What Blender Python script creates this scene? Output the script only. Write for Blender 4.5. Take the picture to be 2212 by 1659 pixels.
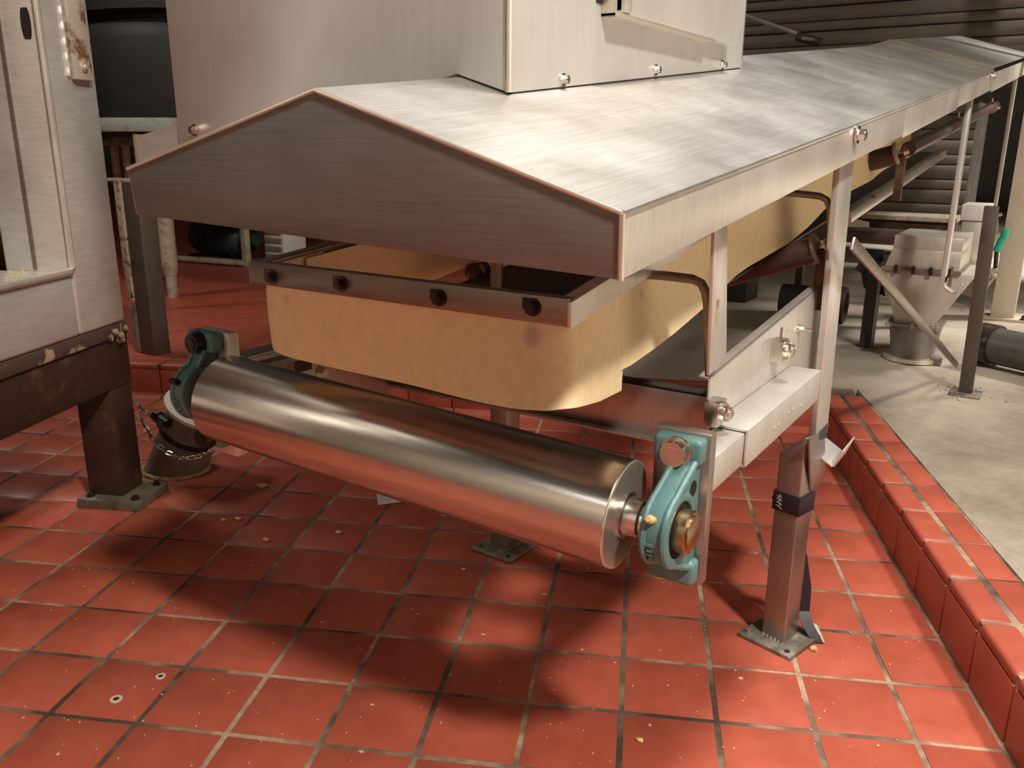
import bpy, bmesh, math, random
from mathutils import Vector, Matrix, noise
random.seed(7)
sc = bpy.context.scene
for o in list(bpy.data.objects):
    bpy.data.objects.remove(o)
COL = sc.collection
PI = math.pi
V = Vector

# ------------------------------------------------------------------ camera
CAM = V((0.44470, -1.89870, 1.17235))
CR = V((0.8345425, 0.5509076, 0.0062990))      # camera right
CD = V((0.1571285, -0.2270367, -0.9611269))    # camera down
CF = V((-0.5280621, 0.8030910, -0.2760351))    # camera forward
FPX = 1824.89
cd = bpy.data.cameras.new('camera')
cd.sensor_fit = 'HORIZONTAL'; cd.sensor_width = 36.0
cd.lens = FPX * 36.0 / 2212.0
cd.clip_start = 0.02; cd.clip_end = 100
cam = bpy.data.objects.new('camera', cd); COL.objects.link(cam)
M = Matrix.Identity(4)
for i in range(3):
    M[i][0] = CR[i]; M[i][1] = -CD[i]; M[i][2] = -CF[i]; M[i][3] = CAM[i]
cam.matrix_world = M
sc.camera = cam

# ------------------------------------------------------------------ light, exposure
sc.view_settings.view_transform = 'Standard'
sc.view_settings.look = 'None'
sc.view_settings.exposure = 0.0
sc.view_settings.gamma = 1.0
sc.view_settings.use_curve_mapping = False
w = bpy.data.worlds.new('world'); sc.world = w
w.use_nodes = True
bg = w.node_tree.nodes['Background']
bg.inputs[0].default_value = (1.0, 0.86, 0.72, 1)
bg.inputs[1].default_value = 0.042

def lamp(name, loc, target, power, size, col=(1.0, 0.94, 0.86), sy=None, spread=180):
    d = bpy.data.lights.new(name, 'AREA')
    d.shape = 'RECTANGLE'; d.size = size; d.size_y = sy or size
    d.energy = power; d.color = col; d.spread = math.radians(spread)
    o = bpy.data.objects.new(name, d); COL.objects.link(o)
    o.location = loc
    o.rotation_euler = (V(target) - V(loc)).to_track_quat('-Z', 'Y').to_euler()
    return o
lamp('ceiling_or_wash_lamp', (3.4, -2.7, 5.6), (0.0, -0.5, 0.0), 440, 0.5)
lamp('ceiling_or_wash_lamp', (2.6, 5.6, 4.4), (1.9, 6.0, 0.0), 540, 0.8, (1.0, 0.96, 0.89), spread=100)
lamp('ceiling_or_wash_lamp', (-5.0, 0.0, 3.5), (-2.2, -0.1, 0.0), 36, 0.5)
lamp('ceiling_or_wash_lamp', (0.5, 0.0, 4.9), (0.3, -0.5, 0.0), 56, 0.7, spread=90)
lamp('ceiling_or_wash_lamp', (-1.2, -5.2, 3.9), (-1.2, -7.0, 1.2), 130, 0.7)
lamp('ceiling_or_wash_lamp', (4.0, 0.5, 4.2), (6.0, 0.5, 1.5), 260, 0.8, spread=140)  # unseen wash lamp, added to light wall_right for reflections in the steel

# ------------------------------------------------------------------ frames
TH = 0.432; T = 0.2
TO = V((-1.39332, -1.24362, 0.0))               # tile grid origin
RZ = Matrix.Rotation(TH, 3, 'Z')
def tw(x, y, z=0.0):                            # tile units -> world metres
    return TO + RZ @ V((x * T, y * T, z * T))
def at(u, v, ax, c):                            # world point seen at (u, v) lying in the plane ax = c
    d = CR * ((u - 1106) / FPX) + CD * ((v - 829.5) / FPX) + CF
    i = 'xyz'.index(ax)
    return CAM + d * ((c - CAM[i]) / d[i])
HB = V((0.05051, -1.09059, 1.03154))            # hood: lower right front corner
HA = V((0.999516, 0.003579, -0.030897))
HL = V((-0.000369, 0.994654, 0.103263))
HU = V((0.031102, -0.103201, 0.994174))
HW, HH, HP = 0.8475, 0.07054, 0.11732
def hd(s, a, u):
    return HB + HL * s + HA * a + HU * u
def inframe(p, m=40):
    d = p - CAM; z = d.dot(CF)
    if z < 0.1: return False
    x = 1106 + FPX * d.dot(CR) / z; y = 829.5 + FPX * d.dot(CD) / z
    return -m < x < 2212 + m and -m < y < 1659 + m

# ------------------------------------------------------------------ materials
def newmat(name):
    m = bpy.data.materials.new(name); m.use_nodes = True
    nt = m.node_tree
    return m, nt, nt.nodes['Principled BSDF']
def coords(nt, scale, obj=True):
    tc = nt.nodes.new('ShaderNodeTexCoord'); mp = nt.nodes.new('ShaderNodeMapping')
    mp.inputs['Scale'].default_value = scale
    nt.links.new(tc.outputs['Object'], mp.inputs['Vector'])
    return mp.outputs['Vector']
def noise_tex(nt, vec, scale, detail=4, rough=0.55):
    n = nt.nodes.new('ShaderNodeTexNoise')
    n.inputs['Scale'].default_value = scale; n.inputs['Detail'].default_value = detail
    n.inputs['Roughness'].default_value = rough
    nt.links.new(vec, n.inputs['Vector']); return n.outputs['Fac']
def ramp(nt, fac, stops):
    r = nt.nodes.new('ShaderNodeValToRGB')
    e = r.color_ramp.elements
    while len(e) < len(stops): e.new(0.5)
    for k, (p, c) in zip(e, stops):
        k.position = p; k.color = (*c, 1)
    nt.links.new(fac, r.inputs['Fac']); return r.outputs['Color']
def mixc(nt, fac, a, b, mode='MIX'):
    x = nt.nodes.new('ShaderNodeMix'); x.data_type = 'RGBA'; x.blend_type = mode
    if isinstance(fac, float): x.inputs[0].default_value = fac
    else: nt.links.new(fac, x.inputs[0])
    for k, s in ((6, a), (7, b)):
        if isinstance(s, tuple): x.inputs[k].default_value = (*s, 1)
        else: nt.links.new(s, x.inputs[k])
    return x.outputs[2]
def bump(nt, bs, h, st=0.2, dist=0.01):
    b = nt.nodes.new('ShaderNodeBump'); b.inputs['Strength'].default_value = st
    b.inputs['Distance'].default_value = dist
    nt.links.new(h, b.inputs['Height']); nt.links.new(b.outputs['Normal'], bs.inputs['Normal'])

def steel(name, col, rough, metal=1.0, brush=(6, 6, 120), var=0.12, rv=0.1, aniso=0.0):
    m, nt, bs = newmat(name)
    v = coords(nt, brush); n = noise_tex(nt, v, 3.0, 5)
    v2 = coords(nt, (1, 1, 1)); n2 = noise_tex(nt, v2, 5.0, 5)
    lo = tuple(c * (1 - var) for c in col); hi = tuple(min(1, c * (1 + var)) for c in col)
    c1 = ramp(nt, n, [(0.3, lo), (0.7, hi)])
    c2 = ramp(nt, n2, [(0.35, (0.84, 0.82, 0.80)), (0.65, (1, 1, 1))])
    nt.links.new(mixc(nt, 0.7, c1, c2, 'MULTIPLY'), bs.inputs['Base Color'])
    bs.inputs['Metallic'].default_value = metal
    r = nt.nodes.new('ShaderNodeMapRange')
    r.inputs['To Min'].default_value = rough - rv; r.inputs['To Max'].default_value = rough + rv
    nt.links.new(n2, r.inputs['Value']); nt.links.new(r.outputs[0], bs.inputs['Roughness'])
    bump(nt, bs, n, 0.05, 0.002)
    if aniso: bs.inputs['Anisotropic'].default_value = aniso
    return m
def paint(name, col, rough, dirt=None, dscale=6.0, damt=(0.5, 0.7), metal=0.0, bst=0.08, sss=0.0):
    m, nt, bs = newmat(name)
    v = coords(nt, (1, 1, 1)); n = noise_tex(nt, v, dscale, 6, 0.6)
    n2 = noise_tex(nt, v, dscale * 9, 4)
    base = ramp(nt, n2, [(0.3, tuple(c * 0.88 for c in col)), (0.7, col)])
    if dirt:
        f = ramp(nt, n, [(damt[0], (0, 0, 0)), (damt[1], (1, 1, 1))])
        base = mixc(nt, f, base, dirt)
    nt.links.new(base, bs.inputs['Base Color'])
    bs.inputs['Roughness'].default_value = rough; bs.inputs['Metallic'].default_value = metal
    if sss:
        bs.inputs['Subsurface Weight'].default_value = sss
        bs.inputs['Subsurface Radius'].default_value = (0.02, 0.012, 0.005)
    bump(nt, bs, n2, bst, 0.004)
    return m

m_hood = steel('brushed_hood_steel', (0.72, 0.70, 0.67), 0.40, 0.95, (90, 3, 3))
m_gable = steel('brushed_shaded_gable_steel', (0.20, 0.187, 0.168), 0.48, 0.40, (3, 3, 90))  # hood steel darkened: the gable's shade is put into its base colour
m_chute = steel('matte_sheet_steel', (0.58, 0.56, 0.53), 0.46, 0.28, (70, 70, 2), 0.05)
m_frame = steel('frame_steel', (0.76, 0.73, 0.69), 0.40, 0.65, (30, 30, 6), 0.06)
m_leg = steel('leg_steel', (0.42, 0.37, 0.33), 0.36, 0.85, (40, 40, 3), 0.08)
m_drum = steel('polished_drum_steel', (0.66, 0.63, 0.58), 0.23, 1.0, (3, 60, 60), 0.06, 0.05)
m_disc = steel('brushed_disc_steel', (0.42, 0.38, 0.33), 0.36, 0.7, (20, 20, 20))
m_bolt = steel('bolt_steel', (0.75, 0.70, 0.64), 0.25, 1.0, (8, 8, 8), 0.05, 0.05)
m_bronze = steel('oily_bearing_steel', (0.42, 0.29, 0.17), 0.28, 1.0, (20, 20, 20), 0.3)
m_cab = steel('cabinet_steel', (0.72, 0.68, 0.62), 0.40, 0.6, (5, 5, 40), 0.08)
m_edge = steel('weld_edge_steel', (0.80, 0.73, 0.63), 0.30, 0.7, (8, 8, 8), 0.08)
m_teal = paint('teal_paint', (0.105, 0.225, 0.220), 0.42, (0.06, 0.12, 0.12), 14, (0.55, 0.8), 0, 0.15)
m_yel = paint('cream_urethane', (0.88, 0.72, 0.42), 0.48, (0.62, 0.47, 0.26), 7, (0.62, 0.85), 0, 0.05, 0.12)
def stain(m, spots, col):
    nt = m.node_tree; bs = nt.nodes['Principled BSDF']
    geo = nt.nodes.new('ShaderNodeNewGeometry')
    src = bs.inputs['Base Color'].links[0].from_socket
    nz = noise_tex(nt, geo.outputs['Position'], 30.0, 3)
    for p, r, amt in spots:
        d = nt.nodes.new('ShaderNodeVectorMath'); d.operation = 'DISTANCE'; d.inputs[1].default_value = p
        nt.links.new(geo.outputs['Position'], d.inputs[0])
        a = nt.nodes.new('ShaderNodeMath'); a.operation = 'MULTIPLY_ADD'; a.inputs[1].default_value = r * 0.9
        nt.links.new(nz, a.inputs[0]); nt.links.new(d.outputs['Value'], a.inputs[2])
        mr = nt.nodes.new('ShaderNodeMapRange')
        mr.inputs['From Min'].default_value = r * 0.75; mr.inputs['From Max'].default_value = r * 1.5
        mr.inputs['To Min'].default_value = amt; mr.inputs['To Max'].default_value = 0.0
        nt.links.new(a.outputs[0], mr.inputs['Value'])
        src = mixc(nt, mr.outputs[0], src, col)
    nt.links.new(src, bs.inputs['Base Color'])
stain(m_yel, [(tuple(at(1150, 722, 'y', -0.915)), 0.022, 0.55), (tuple(at(1385, 635, 'x', -0.115)), 0.012, 0.5), (tuple(at(620, 645, 'y', -0.91)), 0.012, 0.3)], (0.34, 0.26, 0.22))
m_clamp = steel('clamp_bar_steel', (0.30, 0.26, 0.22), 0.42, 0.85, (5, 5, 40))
m_dark = paint('dark_interior', (0.030, 0.024, 0.020), 0.55, (0.06, 0.045, 0.035), 5)
m_brown = paint('rust_brown_steel', (0.055, 0.028, 0.018), 0.42, (0.14, 0.07, 0.035), 9, (0.55, 0.72), 0.3, 0.3)
m_rust = paint('flaking_rust', (0.07, 0.035, 0.02), 0.8, (0.36, 0.25, 0.14), 15, (0.56, 0.62), 0, 0.7)
m_stain = paint('rust_stain', (0.56, 0.47, 0.37), 0.5, (0.22, 0.10, 0.055), 17, (0.50, 0.62), 0.2, 0.3)
m_pvc = paint('grey_plastic', (0.23, 0.20, 0.17), 0.40, (0.10, 0.08, 0.065), 5, (0.5, 0.75))
m_rim = paint('pale_plastic_rim', (0.62, 0.56, 0.44), 0.45, (0.4, 0.33, 0.22), 12)
m_seal = paint('cream_sealant', (0.50, 0.37, 0.15), 0.6, (0.25, 0.17, 0.07), 14)
m_iron = paint('dark_iron', (0.06, 0.05, 0.045), 0.35, (0.12, 0.09, 0.07), 20, (0.5, 0.7), 0.8)
m_foot = paint('galvanised_foot', (0.30, 0.27, 0.22), 0.45, (0.15, 0.13, 0.10), 22, (0.45, 0.6), 0.5, 0.4)
m_olive = paint('olive_foot_plate', (0.15, 0.125, 0.085), 0.5, (0.07, 0.055, 0.04), 18, (0.5, 0.7), 0.3, 0.3)
m_black = paint('black_webbing', (0.018, 0.014, 0.017), 0.5)
m_beige = paint('beige_label', (0.42, 0.36, 0.28), 0.7)
m_white = paint('white_card', (0.60, 0.55, 0.50), 0.6)
m_ribbed = steel('ribbed_panel_steel', (0.115, 0.095, 0.078), 0.42, 0.7, (2, 2, 40))
m_tank = paint('black_vessel', (0.008, 0.007, 0.006), 0.62, (0.018, 0.015, 0.012), 3)
m_palering = paint('pale_green_band', (0.32, 0.34, 0.29), 0.35, (0.2, 0.21, 0.17), 12)
m_roller = paint('dark_red_roller', (0.075, 0.042, 0.035), 0.38, (0.06, 0.035, 0.03), 8)
m_hopper = steel('hopper_steel', (0.60, 0.55, 0.48), 0.42, 0.55, (30, 30, 4), 0.08)
m_column = paint('beige_column', (0.50, 0.42, 0.33), 0.5, (0.40, 0.33, 0.25), 5)
m_green = paint('green_plastic', (0.02, 0.36, 0.22), 0.35)
m_dteal = paint('dark_green_motor', (0.012, 0.030, 0.028), 0.35)
m_postp = paint('brown_post_paint', (0.075, 0.052, 0.038), 0.5, (0.04, 0.027, 0.02), 8)
m_peel = paint('peeling_paint', (0.40, 0.30, 0.19), 0.75, (0.07, 0.04, 0.025), 26, (0.50, 0.60), 0, 0.6)
m_dpipe = paint('dark_grey_plastic', (0.085, 0.074, 0.065), 0.42, (0.05, 0.043, 0.038), 5)
m_pale = paint('pale_galvanised', (0.36, 0.30, 0.22), 0.45, (0.15, 0.11, 0.07), 18)
m_ring = paint('pale_mortar_ring', (0.62, 0.48, 0.38), 0.8)
m_hole = paint('hole_dark', (0.015, 0.008, 0.006), 0.9)
m_crumb = paint('food_crumb', (0.62, 0.38, 0.20), 0.8)
m_husk = paint('yellow_husk', (0.70, 0.48, 0.17), 0.7)
m_gap = paint('black_gasket', (0.03, 0.024, 0.022), 0.6)
m_dredcurb = None

def tile_mat(name, col, rough=0.34):
    m, nt, bs = newmat(name)
    v = coords(nt, (1, 1, 1))
    oi = nt.nodes.new('ShaderNodeObjectInfo')
    geo = nt.nodes.new('ShaderNodeNewGeometry')
    n = noise_tex(nt, geo.outputs['Position'], 9.0, 6, 0.6)
    n2 = noise_tex(nt, geo.outputs['Position'], 130.0, 3)
    c = ramp(nt, oi.outputs['Random'], [(0.0, tuple(x * 0.90 for x in col)), (1.0, (col[0] * 1.06, col[1] * 1.10, col[2] * 1.08))])
    d = ramp(nt, n, [(0.30, (0.80, 0.78, 0.78)), (0.62, (1, 1, 1))])
    c = mixc(nt, 1.0, c, d, 'MULTIPLY')
    sp = ramp(nt, n2, [(0.70, (0, 0, 0)), (0.80, (1, 1, 1))])
    spm = nt.nodes.new('ShaderNodeMath'); spm.operation = 'MULTIPLY'; spm.inputs[1].default_value = 0.16
    nt.links.new(sp, spm.inputs[0])
    c = mixc(nt, spm.outputs[0], c, (0.75, 0.48, 0.36))
    nt.links.new(c, bs.inputs['Base Color'])
    r = nt.nodes.new('ShaderNodeMapRange')
    r.inputs['To Min'].default_value = rough - 0.08; r.inputs['To Max'].default_value = rough + 0.16
    nt.links.new(n, r.inputs['Value']); nt.links.new(r.outputs[0], bs.inputs['Roughness'])
    bs.inputs['Specular IOR Level'].default_value = 0.45
    bump(nt, bs, n2, 0.05, 0.003)
    return m
m_tile = tile_mat('red_quarry_tile', (0.44, 0.095, 0.055))
m_tilecurb = tile_mat('red_curb_tile', (0.43, 0.092, 0.054), 0.40)

def grout_mat():
    m, nt, bs = newmat('cement_grout')
    geo = nt.nodes.new('ShaderNodeNewGeometry')
    n = noise_tex(nt, geo.outputs['Position'], 3.2, 3, 0.6)
    n2 = noise_tex(nt, geo.outputs['Position'], 40, 4)
    a = ramp(nt, n, [(0.40, (0.07, 0.046, 0.032)), (0.50, (0.20, 0.14, 0.095)), (0.60, (0.46, 0.33, 0.22))])
    b = ramp(nt, n2, [(0.3, (0.55, 0.5, 0.45)), (0.7, (1, 1, 1))])
    nt.links.new(mixc(nt, 0.8, a, b, 'MULTIPLY'), bs.inputs['Base Color'])
    bs.inputs['Roughness'].default_value = 0.8
    bump(nt, bs, n2, 0.6, 0.004)
    return m
m_grout = grout_mat()
def concrete_mat():
    m, nt, bs = newmat('stained_concrete')
    v = coords(nt, (1, 1, 1))
    n = noise_tex(nt, v, 1.6, 7, 0.6); n2 = noise_tex(nt, v, 60, 4)
    a = ramp(nt, n, [(0.34, (0.24, 0.19, 0.14)), (0.52, (0.40, 0.34, 0.265)), (0.7, (0.52, 0.45, 0.36))])
    b = ramp(nt, n2, [(0.3, (0.85, 0.85, 0.85)), (0.6, (1, 1, 1))])
    nt.links.new(mixc(nt, 1.0, a, b, 'MULTIPLY'), bs.inputs['Base Color'])
    bs.inputs['Roughness'].default_value = 0.42
    bump(nt, bs, n2, 0.15, 0.004)
    return m
m_conc = concrete_mat()

# ------------------------------------------------------------------ mesh helper
class G:
    def __init__(self): self.bm = bmesh.new()
    def face(self, pts):
        vs = [self.bm.verts.new(p) for p in pts]
        try: return self.bm.faces.new(vs)
        except ValueError: return None
    def hexa(self, b, t):                        # two quads, bottom and top (same order)
        bm = self.bm
        vb = [bm.verts.new(p) for p in b]; vt = [bm.verts.new(p) for p in t]
        n = len(vb)
        bm.faces.new(vb[::-1]); bm.faces.new(vt)
        for i in range(n):
            j = (i + 1) % n
            bm.faces.new((vb[i], vb[j], vt[j], vt[i]))
        return self
    def box(self, x0, x1, y0, y1, z0, z1, f=None):
        f = f or (lambda x, y, z: V((x, y, z)))
        b = [f(x0, y0, z0), f(x1, y0, z0), f(x1, y1, z0), f(x0, y1, z0)]
        t = [f(x0, y0, z1), f(x1, y0, z1), f(x1, y1, z1), f(x0, y1, z1)]
        return self.hexa(b, t)
    def prism(self, pts, off):                   # polygon extruded by a vector
        off = V(off)
        return self.hexa([V(p) for p in pts], [V(p) + off for p in pts])
    def cyl(self, a, b, r, n=20, r2=None, caps=True):
        a, b = V(a), V(b); r2 = r if r2 is None else r2
        d = (b - a).normalized()
        e = d.cross(V((0, 0, 1)) if abs(d.z) < 0.9 else V((1, 0, 0))).normalized(); g = d.cross(e)
        A = [self.bm.verts.new(a + (e * math.cos(2 * PI * k / n) + g * math.sin(2 * PI * k / n)) * r) for k in range(n)]
        B = [self.bm.verts.new(b + (e * math.cos(2 * PI * k / n) + g * math.sin(2 * PI * k / n)) * r2) for k in range(n)]
        for k in range(n):
            j = (k + 1) % n
            self.bm.faces.new((A[k], A[j], B[j], B[k]))
        if caps:
            self.bm.faces.new(A[::-1]); self.bm.faces.new(B)
        return self
    def ring(self, a, b, ro, ri, n=28):          # hollow cylinder
        a, b = V(a), V(b); d = (b - a).normalized()
        e = d.cross(V((0, 0, 1)) if abs(d.z) < 0.9 else V((1, 0, 0))).normalized(); g = d.cross(e)
        L = []
        for c, r in ((a, ro), (b, ro), (b, ri), (a, ri)):
            L.append([self.bm.verts.new(c + (e * math.cos(2 * PI * k / n) + g * math.sin(2 * PI * k / n)) * r) for k in range(n)])
        for q in range(4):
            P, Q = L[q], L[(q + 1) % 4]
            for k in range(n):
                j = (k + 1) % n
                self.bm.faces.new((P[k], P[j], Q[j], Q[k]))
        return self
    def tube(self, path, r, n=10, closed=False):
        path = [V(p) for p in path]; m = len(path); R = []
        ref = None
        for i, p in enumerate(path):
            if closed: d = (path[(i + 1) % m] - path[i - 1]).normalized()
            else: d = (path[min(i + 1, m - 1)] - path[max(i - 1, 0)]).normalized()
            if ref is None:
                ref = d.cross(V((0, 0, 1)) if abs(d.z) < 0.9 else V((1, 0, 0))).normalized()
            ref = (ref - d * ref.dot(d)).normalized(); g = d.cross(ref)
            R.append([self.bm.verts.new(p + (ref * math.cos(2 * PI * k / n) + g * math.sin(2 * PI * k / n)) * r) for k in range(n)])
        for i in range(m if closed else m - 1):
            A, B = R[i], R[(i + 1) % m]
            for k in range(n):
                j = (k + 1) % n
                self.bm.faces.new((A[k], A[j], B[j], B[k]))
        if not closed:
            self.bm.faces.new(R[0][::-1]); self.bm.faces.new(R[-1])
        return self
    def lathe(self, a, axis, prof, n=28):        # prof: (distance along axis, radius)
        a = V(a); d = V(axis).normalized()
        e = d.cross(V((0, 0, 1)) if abs(d.z) < 0.9 else V((1, 0, 0))).normalized(); g = d.cross(e)
        R = [[self.bm.verts.new(a + d * h + (e * math.cos(2 * PI * k / n) + g * math.sin(2 * PI * k / n)) * max(r, 1e-4)) for k in range(n)] for h, r in prof]
        for A, B in zip(R, R[1:]):
            for k in range(n):
                j = (k + 1) % n
                self.bm.faces.new((A[k], A[j], B[j], B[k]))
        self.bm.faces.new(R[0][::-1]); self.bm.faces.new(R[-1])
        return self
    def hexbolt(self, p, d, r=0.012, h=0.009, washer=True):
        p, d = V(p), V(d).normalized()
        if washer: self.cyl(p, p + d * h * 0.3, r * 1.45, 18)
        self.cyl(p + d * h * 0.25, p + d * (h * 1.2), r, 6)
        self.cyl(p + d * h * 1.2, p + d * (h * 1.35), r * 0.62, 12)
        return self
    def sheet(self, rows, th):                   # grid of points -> thin solid
        bm = self.bm
        nr, nc = len(rows), len(rows[0])
        def nrm(i, j):
            a = V(rows[min(i + 1, nr - 1)][j]) - V(rows[max(i - 1, 0)][j])
            b = V(rows[i][min(j + 1, nc - 1)]) - V(rows[i][max(j - 1, 0)])
            return a.cross(b).normalized()
        A = [[bm.verts.new(V(rows[i][j])) for j in range(nc)] for i in range(nr)]
        B = [[bm.verts.new(V(rows[i][j]) + nrm(i, j) * th) for j in range(nc)] for i in range(nr)]
        for i in range(nr - 1):
            for j in range(nc - 1):
                bm.faces.new((A[i][j], A[i][j + 1], A[i + 1][j + 1], A[i + 1][j]))
                bm.faces.new((B[i][j], B[i + 1][j], B[i + 1][j + 1], B[i][j + 1]))
        for i in range(nr - 1):
            for j in (0, nc - 1):
                bm.faces.new((A[i][j], A[i + 1][j], B[i + 1][j], B[i][j]))
        for j in range(nc - 1):
            for i in (0, nr - 1):
                bm.faces.new((A[i][j], A[i][j + 1], B[i][j + 1], B[i][j]))
        return self
    def mesh(self, name, mat, origin=V((0, 0, 0)), bevel=0.0, smooth=True, segs=2, rot=None):
        bm = self.bm
        bmesh.ops.recalc_face_normals(bm, faces=bm.faces[:])
        if bevel:
            es = [e for e in bm.edges if len(e.link_faces) == 2 and e.calc_face_angle(0) > 0.6]
            bmesh.ops.bevel(bm, geom=es, offset=bevel, segments=segs, profile=0.5, affect='EDGES', clamp_overlap=True)
        for v in bm.verts:
            v.co = v.co - origin
            if rot: v.co = rot @ v.co
        me = bpy.data.meshes.new(name); bm.to_mesh(me); bm.free()
        if smooth:
            me.polygons.foreach_set('use_smooth', [True] * len(me.polygons))
            me.set_sharp_from_angle(angle=math.radians(38))
        me.materials.append(mat)
        return me
    def build(self, name, mat, parent=None, bevel=0.0, smooth=True, segs=2, origin=None, label=None):
        org = V((0, 0, 0))
        if parent is not None:
            p = parent
            while p is not None:
                org = org + p.location; p = p.parent
            loc = V((0, 0, 0))
        else:
            org = V(origin) if origin is not None else V((0, 0, 0)); loc = org
        o = bpy.data.objects.new(name, self.mesh(name, mat, org, bevel, smooth, segs))
        COL.objects.link(o); o.location = loc
        if parent is not None: o.parent = parent
        if label: o['label'] = label
        return o
def tag(o, label, cat, group=None):
    o['label'] = label; o['category'] = cat
    if group: o['group'] = group
    return o
def thing(name, loc, label, cat, group=None):
    o = bpy.data.objects.new(name, None); COL.objects.link(o)
    o.empty_display_size = 0.05; o.location = V(loc)
    return tag(o, label, cat, group)
def structure(o):
    o['kind'] = 'structure'; return o
def copy_tree(o, loc):
    c = o.copy(); COL.objects.link(c); c.location = V(loc)
    for ch in list(o.children):
        d = ch.copy(); COL.objects.link(d); d.parent = c
        for g in list(ch.children):
            e = g.copy(); COL.objects.link(e); e.parent = d
    return c

# ================================================================== SETTING
CZ = 0.16                                        # height of the raised floor round the pit
def tg(g, x0, x1, y0, y1, z0, z1):               # box given in tile units, z in metres
    return g.box(x0, x1, y0, y1, z0, z1, lambda x, y, z: tw(x, y) + V((0, 0, z)))
# pit floor (in its own turned frame)
g = G(); g.box(-13 * T, 10.95 * T, -9 * T, 10.85 * T, -0.08, -0.0018)
floor = bpy.data.objects.new('floor', g.mesh('floor', m_grout)); COL.objects.link(floor)
floor.location = TO; floor.rotation_euler = (0, 0, TH); structure(floor)
floor['label'] = 'sunken floor of red quarry tiles with cement joints'
def tile_mesh(k):
    random.seed(50 + k)
    g = G(); h = T / 2 - 0.0058
    j = lambda: random.uniform(-0.0008, 0.0008)
    b = [V((sx * h + j(), sy * h + j(), -0.012)) for sx, sy in ((-1, -1), (1, -1), (1, 1), (-1, 1))]
    t = [V((p.x, p.y, j() * 0.5)) for p in b]
    g.hexa(b, t)
    return g.mesh('tile', m_tile, bevel=0.0022, segs=2)
tmeshes = [tile_mesh(k) for k in range(5)]
random.seed(3)
cand = []; rest = []
for i in range(-13, 11):
    for j in range(-20, 11):
        c = tw(i + 0.5, j + 0.5)
        wide = 1.0 if i < 10 else 0.85
        if inframe(c, 110): cand.append(((c - CAM).length, i, j))
        else: rest.append((i, j))
cand.sort()
rest += [(i, j) for _, i, j in cand[298:]]
TILES = {}
for _, i, j in cand[:298]:
    o = bpy.data.objects.new('tile', random.choice(tmeshes)); COL.objects.link(o)
    o.parent = floor
    o.location = ((i + 0.5) * T, (j + 0.5) * T, random.uniform(-0.0008, 0.0006))
    o.rotation_euler = (random.uniform(-0.003, 0.003), random.uniform(-0.003, 0.003), random.uniform(-0.006, 0.006) + PI / 2 * random.randrange(4))
    if i == 10:
        o.scale = (0.84, 1, 1); o.location.x -= 0.016; o.rotation_euler.z = 0
    TILES[(i, j)] = o
g = G(); h = 0.0942
for i, j in rest:
    if i == 10: continue
    g.box((i + .5) * T - h, (i + .5) * T + h, (j + .5) * T - h, (j + .5) * T + h, -0.012, random.uniform(-0.001, 0.0005))
o = bpy.data.objects.new('tile', g.mesh('tile', m_tile, smooth=False)); COL.objects.link(o)
o.parent = floor; o['kind'] = 'stuff'

# drilled holes with mortar rings in one tile
def anchor_hole(u, v, tile, r=0.012):
    p = at(u, v, 'z', 0.001)
    g = G(); g.ring(p + V((0, 0, -0.002)), p + V((0, 0, 0.0012)), r, r * 0.55, 14)
    g.cyl(p + V((0, 0, -0.002)), p + V((0, 0, 0.0004)), r * 0.6, 12)
    return g, p
for (u, v), rr in (((251, 1510), 0.013), ((347, 1461), 0.011)):
    p = at(u, v, 'z', 0.0006)
    q = RZ.inverted() @ (p - TO)
    g = G(); g.ring(V((0, 0, -0.002)), V((0, 0, 0.0012)), rr, rr * 0.5, 14)
    o = bpy.data.objects.new('mortar_ring', g.mesh('mortar_ring', m_ring)); COL.objects.link(o); o.parent = floor; o.location = q
    g = G(); g.cyl(V((0, 0, -0.002)), V((0, 0, 0.0006)), rr * 0.55, 12)
    o2 = bpy.data.objects.new('bolt_hole', g.mesh('bolt_hole', m_hole)); COL.objects.link(o2); o2.parent = floor; o2.location = q

# right curb: bed, face tiles, two rows of cap tiles
RCX = 10.86
g = G(); tg(g, RCX + 0.03, 11.74, -20, 10.9, -0.08, CZ - 0.004)
trim1 = structure(g.build('trim_1', m_grout, origin=tw(11, 1)))
trim1['label'] = 'red tiled curb along the right side of the pit'
def rel_child(parent, me, name, p, rz, sc3=(1, 1, 1)):
    o = bpy.data.objects.new(name, me); COL.objects.link(o); o.parent = parent
    o.location = V(p) - parent.location; o.rotation_euler = (0, 0, rz); o.scale = sc3
    return o
g = G(); g.box(-0.038, 0.038, -0.0965, 0.0965, -0.03, 0.0)
cap_in = g.mesh('cap_tile', m_tilecurb, bevel=0.011, segs=3)
g = G(); g.box(-0.038, 0.038, -0.0965, 0.0965, -0.03, 0.0)
cap_out = g.mesh('cap_tile', m_tilecurb, bevel=0.003)
g = G(); g.box(-0.006, 0.006, -0.0965, 0.0965, -0.084, 0.054)
face_me = g.mesh('face_tile', m_tilecurb, bevel=0.0025)
for j in range(-9, 11):
    y = j + 0.62
    if y > 10.5: y = 10.5
    rel_child(trim1, cap_in, 'cap_tile', tw(RCX + 0.2, y) + V((0, 0, CZ + random.uniform(-.001, .001))), TH)
    rel_child(trim1, cap_out, 'cap_tile', tw(RCX + 0.645, y + 0.03) + V((0, 0, CZ - 0.002 + random.uniform(-.001, .001))), TH)
    rel_child(trim1, face_me, 'face_tile', tw(RCX + 0.03, y) + V((0, 0, 0.078)), TH)
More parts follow.
